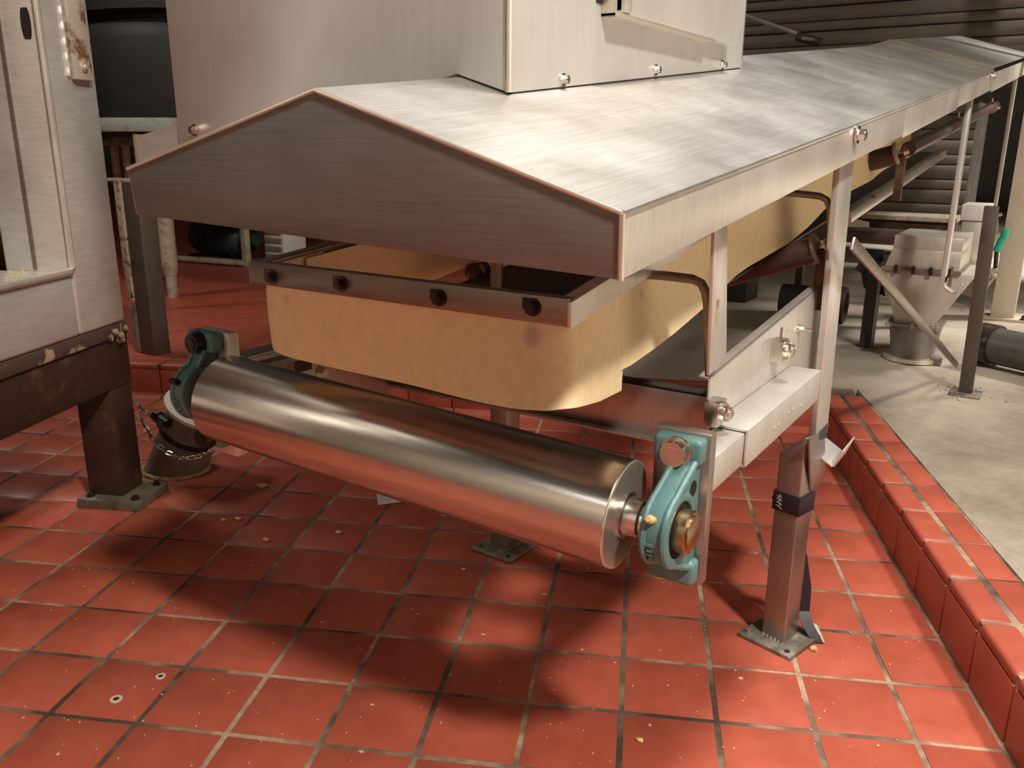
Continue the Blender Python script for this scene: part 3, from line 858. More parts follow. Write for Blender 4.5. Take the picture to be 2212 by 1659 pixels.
long_liner(-0.738, -1, -0.80, 1.6, [(-0.80, 0.83), (-0.414, 0.871), (-0.291, 0.888), (0.2, 0.94), (0.6, 1.0)])
# clamp bars: angles with a dark inner ledge

g = G(); g.box(XLk - 0.008, XRk + 0.008, YF - 0.013, YF - 0.006, 0.930, 0.969); g.box(XLk - 0.006, XRk + 0.006, YF - 0.006, YF + 0.012, 0.963, 0.968)
cb = g.build('clamp_bar', m_clamp, sk, 0.0012)
for x, s in ((XRk + 0.006, 1), (XLk - 0.006, -1)):
    g = G(); y0, y1 = YF - 0.013, 1.6
    for ya, yb in ((y0, -0.40), (-0.40, y1)):
        za, zb_ = zbar(ya, s), zbar(yb, s)
        b = [V((x, ya, za - .019)), V((x + s * .007, ya, za - .019)), V((x + s * .007, yb, zb_ - .019)), V((x, yb, zb_ - .019))]
        g.hexa(b, [p + V((0, 0, 0.037)) for p in b])
        b = [V((x, ya + .004, za + .013)), V((x - s * .02, ya + .004, za + .013)), V((x - s * .02, yb, zb_ + .013)), V((x, yb, zb_ + .013))]
        g.hexa(b, [p + V((0, 0, 0.004)) for p in b])
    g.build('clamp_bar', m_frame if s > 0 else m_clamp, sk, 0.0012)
for (u, v) in ((588, 598), (738, 613), (950, 643), (1152, 663)):
    q = at(u, v, 'y', YF - 0.013); g = G(); g.hexbolt(q, (0, -1, 0), 0.009, 0.010)
    g.box(q.x - 0.016, q.x + 0.002, q.y - 0.004, q.y, q.z - 0.004, q.z + 0.012)
    g.build('clamp_bolt', m_iron, sk)
# oil smudge on the front sheet
g = G(); q = at(1150, 722, 'y', YF - 0.0085)
# hanger rods from the posts to the clamp bar
for pts, y in (([(1385, 592), (1440, 596), (1496, 603), (1515, 612), (1525, 632), (1529, 660), (1531, 735), (1533, 812)], -0.655), ([(1690, 416), (1740, 420), (1772, 424), (1786, 432), (1793, 450), (1793, 500), (1788, 560)], 0.03)):
    g = G(); path = [at(u, v, 'y', y) for u, v in pts]
    g.tube(path, 0.0075, 12); g.build('hanger_rod', m_clamp, sk)
# dark slider bed inside the trough
g = G(); g.prism([V((-0.70, -0.50, 0.846)), V((-0.16, -0.50, 0.846)), V((-0.16, 2.6, 1.13)), V((-0.70, 2.6, 1.13))], (0, 0, 0.006)); g.build('slider_bed', m_dark, sk)
# inside of the trough: cross bar, strut and small fittings
g = G(); q = at(1073, 600, 'y', -0.42); g.box(q.x - 0.014, q.x + 0.014, q.y - 0.004, q.y + 0.004, q.z - 0.10, q.z + 0.12); g.build('inner_strut', m_leg, sk, 0.001)
g = G(); a = at(1095, 575, 'y', 0.0); b = at(1240, 600, 'y', 0.0); g.cyl(a + V((-.25, 0, 0.01)), b + V((0.06, 0, 0)), 0.012, 12); g.build('inner_tube', m_bolt, sk)
g = G(); a = at(1020, 590, 'y', -0.3); g.cyl(a, a + V((0.0, .05, 0)), 0.022, 14); g.cyl(a + V((.05, 0, -.01)), a + V((.05, .05, -.01)), 0.014, 12); g.build('inner_fitting', m_rust, sk)

# ================================================================== IDLER ROLLERS UNDER THE HOOD
def idler(y, xo, zo, label, tilt=0.36, L=0.36, r=0.030):
    o = V((xo, y, zo)); d = V((-math.cos(tilt), 0, -math.sin(tilt)))
    t = thing('idler_roller', o + d * L * .5 - V((0, 0, r)), label, 'roller', 'trough idler rollers')
    g = G(); g.cyl(o + d * 0.012, o + d * L, r, 24); g.build('roller_tube', m_roller, t)
    g = G(); g.lathe(o + d * 0.014, -d, [(0, r + .004), (0.004, r + .006), (0.010, r + .004), (0.011, r - .008), (0.006, r - .014)], 24); g.build('end_disc', m_pale, t)
    g = G(); g.cyl(o, o - d * 0.022, 0.008, 12); g.hexbolt(o - d * 0.012, -d, 0.011, 0.010); g.build('axle', m_bolt, t)
    g = G(); g.box(o.x - .004, o.x + .018, y - .012, y + .012, zo - 0.14, zo - 0.004); g.build('bracket', m_brown, t)
    return t
q = at(1772, 535, 'x', -0.03); idler(q.y, q.x, q.z, 'dark trough roller with pale end disc nearest the front, beside the tall post')
q = at(1944, 331, 'x', -0.03); idler(q.y, q.x, q.z, 'dark trough roller with pale end disc just under the hood skirt', 0.30)
# pipe with couplings running under the hood edge
a = at(1962, 322, 'x', -0.06); b = at(2150, 228, 'x', -0.06)
pp = thing('air_pipe', a, 'slim brown pipe with clamped couplings under the hood edge', 'pipe')
g = G(); g.cyl(a, b, 0.024, 16); g.build('pipe_barrel', m_roller, pp)
for f in (0.42, 0.92):
    c = a.lerp(b, f); dd = (b - a).normalized()
    g = G(); g.cyl(c - dd * .03, c + dd * .03, 0.032, 16); g.build('coupling', m_leg, pp)
    g = G(); g.cyl(c + V((0, 0, .02)), c + V((0.0, 0, .05)), 0.006, 8); g.build('clamp_stud', m_bolt, pp)
    g = G(); g.hexbolt(c + V((.03, 0, 0)), (1, 0, 0), .010, .012); g.build('clamp_bolt', m_bolt, pp)
a = at(1840, 470, 'x', -0.10); b = at(2045, 330, 'x', -0.10)
g = G(); wz = V((0, 0, 0.016)); g.prism([a - wz, b - wz, b + wz, a + wz], (-0.03, 0, 0))
o = g.build('trough_rail', m_leg, None, 0.002, origin=a); tag(o, 'grey slanting trough rail below the slim brown pipe', 'rail')

# ================================================================== CABINET AND STAND AT THE LEFT
def tb(g, x0, x1, y0, y1, z0, z1):
    return g.box(x0, x1, y0, y1, z0, z1, lambda x, y, z: tw(x, y, z))
CXF = -1.25
cab = thing('steel_cabinet', tw(-2.5, 3, 3.02), 'worn stainless cabinet with an open doorway at the left edge', 'cabinet')
g = G(); tb(g, -2.35, CXF, 4.42, 5.57, 3.02, 11.5); g.build('stile', m_cab, cab, 0.012, segs=3)
g = G(); tb(g, -5.6, CXF, -3.0, 4.42, 3.02, 3.98); g.build('sill', m_cab, cab, 0.012, segs=3)
g = G(); tb(g, -5.6, CXF, -3.0, 4.42, 10.4, 11.5); g.build('head_rail', m_cab, cab, 0.01)
g = G(); tb(g, -5.7, -5.6, -3.0, 5.57, 3.02, 11.5); tb(g, -5.6, -2.36, 5.4, 5.56, 3.02, 11.5); g.build('rear_panel', m_brown, cab)
g = G(); tb(g, -2.35, CXF, -3.0, -1.9, 3.98, 10.4); g.build('stile', m_cab, cab, 0.012, segs=3)
# bright ground-off weld along the opening
g = G(); g.tube([tw(CXF + 0.005, 4.42, 10.3), tw(CXF + 0.005, 4.42, 4.05), tw(CXF + 0.005, 4.36, 3.99), tw(CXF + 0.005, -1.9, 3.98)], 0.011, 10); g.build('weld_edge', m_edge, cab)
g = G(); tb(g, -1.86, -1.80, 4.40, 4.425, 4.0, 10.3); g.build('groove', m_clamp, cab)
# latch slot
g = G(); c = tw(-1.42, 4.415, 7.36)
pts = []
for k in range(20):
    a_ = 2 * PI * k / 20
    pts.append(tw(-1.43 + 0.075 * math.cos(a_), 4.42, 7.36 + 0.20 * max(-1, min(1, 1.3 * math.sin(a_)))))
g.prism(pts, tw(0, -0.006) - tw(0, 0)); g.build('latch_slot', m_hole, cab)
# rusty hinge plate with a bolt and a weld bead
g = G(); tb(g, CXF, CXF + 0.09, 4.96, 5.36, 6.68, 9.6); hp = g.build('hinge_plate', m_stain, cab, 0.003)
g = G(); q = tw(CXF + 0.09, 5.17, 6.86); g.cyl(q, q + RZ @ V((0.004, 0, 0)), 0.014, 14); g.cyl(q, q + RZ @ V((0.011, 0, 0)), 0.009, 10, 0.006); g.build('hinge_bolt', m_edge, hp)
g = G(); path = [tw(CXF + 0.004 + 0.010 * (k % 2), 4.905 + 0.012 * ((k // 2) % 2), 6.72 + 0.05 * k) for k in range(58)]
g.tube(path, 0.0075, 8); g.build('weld_bead', m_cab, cab)
# crumbs on the sill
g = G(); random.seed(11)
for k in range(36):
    q = tw(random.uniform(-2.1, -1.3), random.uniform(2.6, 4.2), 3.985); r = random.uniform(.002, .006)
    g.lathe(q, V((random.uniform(-.3, .3), random.uniform(-.3, .3), 1)), [(0, r), (r * .8, r * .8), (r * 1.2, r * .3)], 6)
o = g.build('crumbs', m_seal, None, origin=tw(-1.7, 3.5, 3.98)); tag(o, 'scatter of tan crumbs on the cabinet sill', 'crumbs'); o['kind'] = 'stuff'

st = thing('steel_stand', tw(-1.6, 5.2, 0), 'dark rusty steel stand carrying the stainless cabinet', 'stand')
g = G(); tb(g, -1.95, -1.30, -3, 5.62, 2.0, 2.80); g.build('beam', m_brown, st, 0.003)
g = G(); tb(g, -5.6, -1.96, 4.9, 5.55, 2.0, 2.80); g.build('beam', m_brown, st, 0.003)
g = G(); tb(g, -1.93, -1.32, 5.02, 5.60, 0.15, 2.0); g.build('leg', m_brown, st, 0.003)
g = G(); tb(g, -5.6, -1.26, -3, 5.60, 2.80, 3.02); g.build('flaking_ledge', m_rust, st, 0.004)
g = G(); tb(g, -2.02, -0.92, 4.80, 5.72, 0.0, 0.16); fp = g.build('foot_plate', m_olive, st, 0.003)
for x, y in ((-1.86, 4.95), (-1.06, 4.95), (-1.06, 5.58)):
    g = G(); g.hexbolt(tw(x, y, 0.16), (0, 0, 1), 0.010, 0.010); g.build('anchor_bolt', m_iron, fp)
g = G()
for k in range(7):
    q = tw(-1.25, random.uniform(5.1, 5.55), random.uniform(2.62, 2.95)); g.lathe(q, RZ @ V((1, .2, .3)), [(-.01, .012), (0.002, .011), (0.004, .005)], 7)
g.build('rust_scab', m_peel, st)['kind'] = 'stuff'

# ================================================================== DRAIN PIPE WITH CHAIN
pb = at(380, 1013, 'z', 0.0); ptop = at(430, 882, 'y', pb.y + 0.03)
dp = thing('drain_pipe', pb, 'grey plastic pipe stub leaning out of the floor behind the stand leg', 'pipe')
pa = (ptop - pb).normalized(); PLn = (ptop - pb).length
R_ = 0.102
def pipe_ring(base, k): pass
g = G()
n = 36; e1 = pa.cross(V((0, 1, 0))).normalized(); e2 = pa.cross(e1)
lo = []; 
for k in range(n):
    a_ = 2 * PI * k / n
    q = pb + (e1 * math.cos(a_) + e2 * math.sin(a_)) * R_
    q = q - pa * (q.z / pa.z)                     # cut level with the floor
    lo.append(q)
def prof_ring(s, r): return [pb + pa * s + (e1 * math.cos(2 * PI * k / n) + e2 * math.sin(2 * PI * k / n)) * r for k in range(n)]
rings = [lo, prof_ring(PLn * .62, R_), prof_ring(PLn, R_), prof_ring(PLn, R_ - .008), prof_ring(PLn * .4, R_ - .008)]
bmv = [[g.bm.verts.new(p) for p in r] for r in rings]
for A, B in zip(bmv, bmv[1:]):
    for k in range(n): g.bm.faces.new((A[k], A[(k + 1) % n], B[(k + 1) % n], B[k]))
g.bm.faces.new(bmv[-1])
g.build('pipe_wall', m_pvc, dp)
g = G(); g.ring(pb + pa * (PLn - .004), pb + pa * (PLn + .008), R_ + .020, R_ - .010, 36); g.build('rim', m_rim, dp)
g = G(); g.ring(pb + pa * (PLn * .60), pb + pa * (PLn * .66), R_ + .006, R_ - .002, 36); g.build('clamp_band', m_iron, dp)
g = G(); lo2 = [V((q.x, q.y, 0.0)) for q in lo]
cen = sum(lo2, V((0, 0, 0))) / n
path = [cen + (q - cen) * 1.04 + V((0, 0, 0.004 + .002 * math.sin(k * 2.3))) for k, q in enumerate(lo2)]
g.tube(path, 0.009, 8, closed=True); g.build('sealant_bead', m_seal, dp)
kq = at(352, 905, 'y', pb.y - 0.09)
g = G(); g.cyl(kq + V((-.03, 0, .004)), kq + V((0.03, 0, -.012)), 0.017, 9); g.cyl(kq + V((-.04, 0, .006)), kq + V((-.018, 0, .002)), 0.022, 7); g.cyl(kq + V((0.0, -.02, -.012)), kq + V((0.01, .02, -.02)), 0.016, 7)
g.build('clamp_knob', m_iron, dp)
# chains
def link_mesh():
    g = G(); path = []
    for k in range(14):
        a_ = 2 * PI * k / 14
        path.append(V((0.0125 * math.cos(a_) + (0.004 if math.cos(a_) > 0 else -0.004), 0.0075 * math.sin(a_), 0)))
    g.tube(path, 0.0028, 6, closed=True)
    return g.mesh('link', m_bolt)
lm_ = link_mesh()
def chain(name, pts, label):
    P_ = [V(p) for p in pts]
    seg = [(b - a).length for a, b in zip(P_, P_[1:])]; tot = sum(seg)
    n = max(3, int(tot / 0.0235)); t = thing(name, P_[0], label, 'chain', 'chains on the drain pipe')
    for k in range(n):
        d = tot * (k + .5) / n; i = 0
        while i < len(seg) - 1 and d > seg[i]: d -= seg[i]; i += 1
        p = P_[i].lerp(P_[i + 1], d / seg[i]); dr = (P_[i + 1] - P_[i]).normalized()
        o = bpy.data.objects.new('link', lm_); COL.objects.link(o); o.parent = t
        qt = dr.to_track_quat('X', 'Z')
        o.rotation_mode = 'QUATERNION'
        o.rotation_quaternion = qt @ Matrix.Rotation(PI / 2 * (k % 2) + 0.4, 4, 'X').to_quaternion()
        o.location = p - P_[0]
    return t
yy = pb.y - 0.10
chain('chain', [at(u, v, 'y', yy) for u, v in ((292, 868), (305, 882), (322, 897), (342, 906))], 'short steel chain from the stand leg to the pipe clamp knob')
chain('chain', [at(u, v, 'y', yy) for u, v in ((300, 893), (310, 917), (325, 942), (342, 962), (362, 978), (385, 988), (408, 990))] + [at(u, v, 'y', yy + .03) for u, v in ((430, 986), (452, 976))] + [at(470, 962, 'y', yy + .07)], 'longer steel chain drooping in a loop across the pipe')

# ================================================================== STRAP ON THE RIGHT LEG
stp = thing('webbing_strap', (0, -0.045, 0.0), 'black strap wrapped round the right leg with its tail on the floor', 'strap')
R = Matrix.Rotation(-0.26, 3, 'Z'); lc = V((-0.008, -0.004, 0))
def lb(x, y, z): return lc + R @ V((x, y, z))
g = G(); hw = 0.0325
for (x0, x1, y0, y1) in ((-hw - .002, hw + .002, -hw - .002, -hw), (-hw - .002, hw + .002, hw, hw + .002), (-hw - .002, -hw, -hw, hw), (hw, hw + .002, -hw, hw)):
    g.box(x0, x1, y0, y1, 0.345, 0.392, lb)
wrap = g.build('wrap', m_black, stp, 0.0008)
g = G(); g.prism([lb(-hw - .002, 0.0, 0.385), lb(-hw - .03, 0.01, 0.352), lb(-hw - .004, 0.0, 0.30)], (0, 0.003, 0)); g.build('loose_flap', m_black, stp)
# worn white stitching scribble
g = G(); random.seed(5)
pts = [lb(-0.018 + 0.006 * math.sin(k * 2.1) + 0.0015 * k * .3, -hw - .003, 0.386 - 0.0035 * k) for k in range(11)]
g.tube(pts, 0.0009, 5)
for k in range(4): g.tube([lb(-0.024, -hw - .003, 0.382 - .008 * k), lb(-0.010, -hw - .003, 0.378 - .008 * k)], 0.0007, 5)
g.build('stitching', m_beige, wrap)
tp = [at(1732, 1195, 'y', 0.045), at(1742, 1270, 'y', 0.045), at(1738, 1320, 'y', 0.045), at(1748, 1352, 'y', 0.03), at(1768, 1388, 'z', 0.003)]
rows = [[p + V((-0.014, -0.008, 0)), p + V((0.010, 0.006, 0))] for p in tp]
g = G(); g.sheet(rows, 0.002); g.build('tail', m_black, stp)
a = at(1738, 1340, 'z', 0.03); 
pts = [at(1741, 1338, 'z', 0.022), at(1766, 1352, 'z', 0.013), at(1782, 1390, 'z', 0.002), at(1765, 1386, 'z', 0.002), at(1748, 1366, 'z', 0.010)]
g = G(); g.prism(pts, (0, 0, 0.002)); g.build('tail_end', m_beige, stp, label='pale beige underside of the strap end')

# ================================================================== RIGHT BACKGROUND
# hopper with flanges and round outlet
HY = 2.45
hop = thing('hopper', (-0.13, HY + 0.05, CZ), 'grey steel hopper with bolted flanges and a round outlet on the concrete', 'hopper')
def rect(z, x0, x1, y0, y1): return [V((x0, y0, z)), V((x1, y0, z)), V((x1, y1, z)), V((x0, y1, z))]
g = G(); g.hexa(rect(0.345, -0.215, -0.045, HY, HY + 0.18), rect(0.60, -0.285, 0.10, HY, HY + 0.40)); g.build('cone', m_hopper, hop, 0.003)
g = G(); g.hexa(rect(0.612, -0.29, 0.03, HY - .002, HY + 0.40), rect(0.70, -0.262, 0.03, HY - .002, HY + 0.40)); g.box(-0.262, 0.03, HY, HY + .4, 0.70, 0.76); g.build('throat', m_hopper, hop, 0.003)
g = G(); g.box(-0.30, 0.04, HY - 0.02, HY + 0.42, 0.600, 0.612); fg = g.build('flange', m_foot, hop)
for k in range(4):
    q = V((-0.235 + 0.075 * k, HY - 0.02, 0.606)); g = G(); g.box(q.x - .008, q.x + .008, q.y - .006, q.y + .004, q.z - .018, q.z + .018); g.build('flange_bolt', m_iron, fg)
g = G(); g.box(-0.25, -0.01, HY - 0.03, HY + 0.20, 0.334, 0.345); fg = g.build('flange', m_foot, hop)
for k in range(3):
    q = V((-0.24 + 0.11 * k, HY - 0.03, 0.34)); g = G(); g.box(q.x - .007, q.x + .007, q.y - .006, q.y + .004, q.z - .012, q.z + .016); g.build('flange_bolt', m_pale, fg)
g = G(); g.lathe(V((-0.13, HY + 0.09, CZ + .012)), (0, 0, 1), [(0, 0.098), (0.02, 0.098), (0.16, 0.118)], 32); g.build('outlet', m_pvc, hop)
g = G(); g.ring(V((-0.13, HY + 0.09, CZ)), V((-0.13, HY + 0.09, CZ + 0.020)), 0.128, 0.09, 36); g.build('clamp_ring', m_edge, hop)
g = G(); g.box(-0.035, 0.01, HY + .02, HY + 0.06, CZ, CZ + 0.03); g.build('clamp_lug', m_foot, hop)
g = G(); q = at(2055, 600, 'y', HY - .012); g.box(q.x - .004, q.x + .004, q.y, q.y + .008, q.z - .055, q.z + .05); g.build('handle', m_leg, hop)
# pale square duct behind the hopper
q0 = at(2072, 520, 'y', 2.9); q1 = at(2128, 452, 'y', 2.9)
dk = thing('square_duct', V((q0.x + .06, 2.9, 0.56)), 'pale square duct with a white box on top, behind the hopper', 'duct')
g = G(); g.box(q0.x, q1.x + .01, 2.90, 3.1, 0.56, q1.z - 0.06); g.build('duct_body', m_hopper, dk, 0.003)
g = G(); g.box(q0.x - .01, q1.x + .02, 2.89, 3.1, q1.z - 0.058, q1.z + 0.02); g.build('white_box', m_white, dk, 0.004)
# long beam and roller across the view, above the hopper
a = at(1835, 466, 'y', 3.2); b = at(2066, 478, 'y', 3.2)
bm_ = thing('cross_conveyor', V(((a.x + b.x) / 2, 3.2, a.z - .12)), 'low cross conveyor with a pale edge strip and brown roller behind the hopper', 'conveyor')
g = G(); g.box(a.x - .5, b.x, 3.2, 3.5, a.z - 0.012, a.z + 0.012); g.build('edge_strip', m_pale, bm_, 0.002)
g = G(); g.box(a.x - .5, b.x - 0.02, 3.22, 3.5, a.z - 0.07, a.z - 0.012); g.build('side_board', m_brown, bm_)
c0 = at(1700, 512, 'y', 3.12); c1 = at(2040, 512, 'y', 3.12); zc = at(1940, 513, 'y', 3.12).z
g = G(); g.cyl(V((c0.x, 3.12, zc)), V((c1.x, 3.12, zc)), 0.044, 24); g.build('roller_tube', m_roller, bm_)
g = G(); g.cyl(V((c1.x, 3.12, zc)), V((c1.x + .04, 3.12, zc)), 0.034, 20); g.cyl(V((c1.x + .04, 3.12, zc)), V((c1.x + .052, 3.12, zc)), 0.046, 20); g.build('roller_end', m_roller, bm_)
for x in (a.x - .3, b.x - 0.06):
    g = G(); g.box(x - .02, x + .02, 3.40, 3.46, CZ - .004, a.z - .05); g.build('leg', m_brown, bm_)
# white card on the strip
q = at(1855, 482, 'y', 3.1); 
g = G(); g.prism([at(1833, 470, 'y', 3.05), at(1876, 480, 'y', 3.05), at(1876, 491, 'y', 3.05), at(1830, 490, 'y', 3.05)], (0, 0.01, 0))
o = g.build('paper_card', m_white, None, origin=q); tag(o, 'small white card on the cross conveyor beside the tall post', 'card')
# torn black rubber flap hanging below
prf = [(1842, 535), (1910, 540), (1905, 600), (1912, 640), (1880, 628), (1866, 622), (1860, 590), (1846, 582), (1856, 566)]
pts = [at(u, v, 'y', 2.75) for u, v in prf]
g = G(); g.prism(pts, (0, 0.012, 0)); 
o = g.build('rubber_flap', m_black, None, origin=pts[0]); tag(o, 'torn black rubber flap hanging left of the hopper', 'flap')
# dark duct pipe lying on the concrete behind the tall post
a = at(1800, 690, 'y', 3.4); 
g = G(); ra = 0.10; g.lathe(V((-0.98, 3.25, CZ + ra - .004)), (1, 0.05, 0), [(0, ra), (0.30, ra), (0.31, ra + .01), (0.37, ra + .01), (0.37, ra - .015), (0.30, ra - .02)], 28)
o = g.build('floor_duct', m_dark, None, origin=(-0.8, 3.25, CZ)); tag(o, 'black round duct lying on the concrete left of the hopper', 'duct')
g = G(); g.box(-0.40, -0.345, 2.66, 2.76, CZ - .004, 0.60); o = g.build('support_plate', m_dark, None, origin=(-0.32, 2.66, CZ)); tag(o, 'dark upright steel plate just left of the hopper', 'plate')
# grey pipe at the right edge
pr0 = at(2140, 742, 'y', 2.62); pdir = V((0.80, -0.42, 0)).normalized()
gp_ = thing('grey_pipe', V((pr0.x, pr0.y, CZ)), 'grey plastic pipe with a dark open socket at the right edge', 'pipe')
zc = CZ + 0.098
b0 = V((pr0.x, pr0.y, zc))
g = G(); g.lathe(b0 + pdir * .02, pdir, [(0, .080), (0.001, .086), (2.2, .086)], 30); g.build('pipe_barrel', m_dpipe, gp_)
g = G(); g.ring(b0 - pdir * .05, b0 + pdir * .03, 0.098, 0.078, 32); g.build('socket', m_iron, gp_)
for s_ in (0.5, 1.8):
    c = b0 + pdir * s_; g = G(); g.box(c.x - .05, c.x + .05, c.y - .05, c.y + .05, CZ - .004, zc - .08); g.build('pipe_rest', m_iron, gp_)
# column with valve and green handle
c0 = at(2166, 690, 'z', CZ)
colm = thing('support_column', V((c0.x, c0.y, CZ)), 'beige square support column at the far right', 'column')
g = G(); g.box(c0.x - .07, c0.x + .055, c0.y, c0.y + .12, CZ - .004, 2.6); g.build('shaft', m_column, colm, 0.004)
g = G(); g.box(c0.x - .13, c0.x + .13, c0.y - .04, c0.y + .21, CZ - .004, CZ + .012); g.build('base_plate', m_column, colm, 0.003)
g = G(); g.hexbolt(V((c0.x + .105, c0.y - .02, CZ + .012)), (0, 0, 1), .012, .02); g.build('anchor_bolt', m_iron, colm)
hy = c0.y - 0.06
hz_ = thing('hose_valve', at(2140, 600, 'y', hy), 'small hose valve with a bright green handle on the beige column', 'valve')
pa_ = [at(u, v, 'y', hy) for u, v in ((2172, 496), (2170, 510), (2160, 526), (2153, 543))]
g = G(); g.tube(pa_, 0.022, 10); g.build('green_handle', m_green, hz_, label='bright green handle')
g = G(); g.tube([at(2153, 543, 'y', hy), at(2150, 580, 'y', hy)], 0.012, 10); g.build('stem', m_iron, hz_)
g = G(); g.tube([at(2118, 578, 'y', hy), at(2158, 588, 'y', hy)], 0.012, 8); g.build('crossbar', m_pale, hz_)
g = G(); g.tube([at(2139, 470, 'y', hy), at(2165, 462, 'y', hy)], 0.012, 8); g.tube([at(2150, 466, 'y', hy), at(2152, 500, 'y', hy)], 0.015, 8); g.build('valve_body', m_leg, hz_)
g = G(); g.tube([at(2130, 620, 'y', hy), at(2145, 600, 'y', hy), at(2140, 580, 'y', hy)], 0.012, 8); g.build('bracket', m_pale, hz_)
# ribbed machine body far behind
def ribbed(name, x0, x1, y, z0, z1, pitch, label, mat, slope=0.0, legs=True):
    t = thing(name, V(((x0 + x1) / 2, y, z0)), label, 'machine')
    g = G(); g.box(x0, x1, y + 0.03, y + 0.9, z0, z1); g.build('body', m_dark, t)
    k = 0; z = z0
    while z < z1 - 0.02:
        h = pitch * (0.62 if k % 2 == 0 else 0.9)
        g = G(); d = 0.03 if k % 2 == 0 else 0.012
        b = [V((x0, y + .03 - d, z)), V((x1, y + .03 - d, z + slope * (x1 - x0))), V((x1, y + .03, z + slope * (x1 - x0))), V((x0, y + .03, z))]
        hh = min(h - 0.008, z1 - z)
        g.hexa(b, [p + V((0, 0, hh)) for p in b]); g.build('rib_panel', mat, t, 0.003)
        z += h; k += 1
    if legs:
        for x in (x0 + .2, x1 - .1):
            g = G(); g.box(x - .04, x + .04, y + .3, y + .4, CZ - .004, z0); g.build('leg', m_dark, t)
    return t
ribbed('ribbed_enclosure', -3.4, -0.35, 6.0, 0.62, 1.50, 0.13, 'dark ribbed machine enclosure far behind the hopper', m_ribbed)
ribbed('ribbed_duct', -4.2, 1.6, 4.9, 1.80, 2.9, 0.11, 'brown ribbed overhead duct at the top right', m_ribbed, 0.0, False)
for x in (-3.9, 1.2):
    pass
ft = [o for o in bpy.data.objects if o.name.startswith('ribbed_duct')][0]
for x in (-4.0, 1.45):
    g = G(); g.box(x - .05, x + .05, 5.3, 5.4, CZ - .004, 1.80); g.build('leg', m_dark, ft)
# thin rod and clamp above the hood at the rear of the chute
a = at(1612, 35, 'y', 2.6); b = at(1735, 78, 'y', 2.6)
rd = thing('control_rod', b, 'thin steel rod sloping down to a clamp behind the chute', 'rod')
g = G(); g.tube([a + (a - b) * 1.2, b], 0.012, 8); g.build('rod', m_leg, rd)
g = G(); g.cyl(b + V((-.03, 0, 0)), b + V((0.09, 0, -.035)), 0.022, 10); g.build('clamp', m_iron, rd)
g = G(); g.cyl(b + V((0.0, -.02, -.01)), b + V((0.05, -.02, -.02)), 0.010, 8); g.build('clamp_screw', m_bolt, rd)

# ================================================================== LEFT BACKGROUND
KY = 1.5
kc = V((-5.0, KY + 0.9, 0))
ket = thing('kettle', V((kc.x, kc.y, CZ)), 'big dark round vessel with a pale band standing on pipe legs', 'vessel')
zr = at(260, 270, 'y', KY).z
g = G(); g.lathe(V((kc.x, kc.y, zr - .05)), (0, 0, 1), [(0, 0.80), (0.06, 0.94), (0.10, 0.95), (0.58, 0.95), (0.66, 0.92), (0.70, 0.86), (0.72, 0.86), (0.74, 0.97), (1.6, 0.97)], 48); g.build('vessel_wall', m_tank, ket)
g = G(); g.ring(V((kc.x, kc.y, zr - .045)), V((kc.x, kc.y, zr + .045)), 0.985, 0.93, 56); g.build('band', m_palering, ket, 0.015)
g = G(); g.ring(V((kc.x, kc.y, zr - .13)), V((kc.x, kc.y, zr - .05)), 0.93, 0.86, 48); g.build('skirt_ring', m_brown, ket)
def vleg(u, vtop, y, x_w, zbot, parent, mat, r2=None, nm='leg'):
    p = at(u, vtop, 'y', y); g = G(); g.cyl(V((p.x, y, zbot)), V((p.x, y, zr - .08)), x_w, 16); return g.build(nm, mat, parent)
for u in (256, 280):
    vleg(u, 400, KY + .25, 0.028, CZ - .003, ket, m_pale)
lb_ = at(374, 640, 'z', CZ); tpz = zr - .06
g = G(); g.cyl(V((lb_.x, lb_.y, 0.36)), V((lb_.x, lb_.y, tpz)), 0.052, 18); g.cyl(V((lb_.x, lb_.y, 0.30)), V((lb_.x, lb_.y, 0.36)), 0.040, 18, 0.052); g.cyl(V((lb_.x, lb_.y, CZ - .003)), V((lb_.x, lb_.y, 0.31)), 0.036, 18)
g.build('leg', m_pale, ket)
p = at(328, 560, 'y', 1.2); g = G(); g.cyl(V((p.x, 1.2, CZ + .35)), V((p.x, 1.2, tpz)), 0.03, 14, None); g.cyl(V((p.x, 1.2, CZ - .003)), V((p.x, 1.2, CZ + .36)), 0.02, 14); g.build('leg', m_pale, ket)
# brown post on the back curb with flaking paint on its left edge
pp_ = V(at(310, 765, 'z', CZ))
po = thing('painted_post', pp_, 'brown square post with flaking pale paint standing on the back curb', 'post')
g = G(); g.box(pp_.x - .035, pp_.x + .075, pp_.y + .01, pp_.y + .10, CZ - .003, 0.98); g.build('shaft', m_postp, po, 0.003)
g = G(); g.box(pp_.x - .085, pp_.x - .036, pp_.y, pp_.y + .05, 0.42, 0.98); g.build('flaking_strip', m_peel, po, 0.004)
g = G(); g.box(pp_.x - .08, pp_.x - .036, pp_.y + .01, pp_.y + .07, CZ - .003, 0.40); g.build('lower_bracket', m_foot, po, 0.003)
g = G(); g.box(pp_.x - .25, pp_.x + .08, pp_.y + .01, pp_.y + .12, 0.978, 0.99); g.build('top_plate', m_pale, po, 0.002)
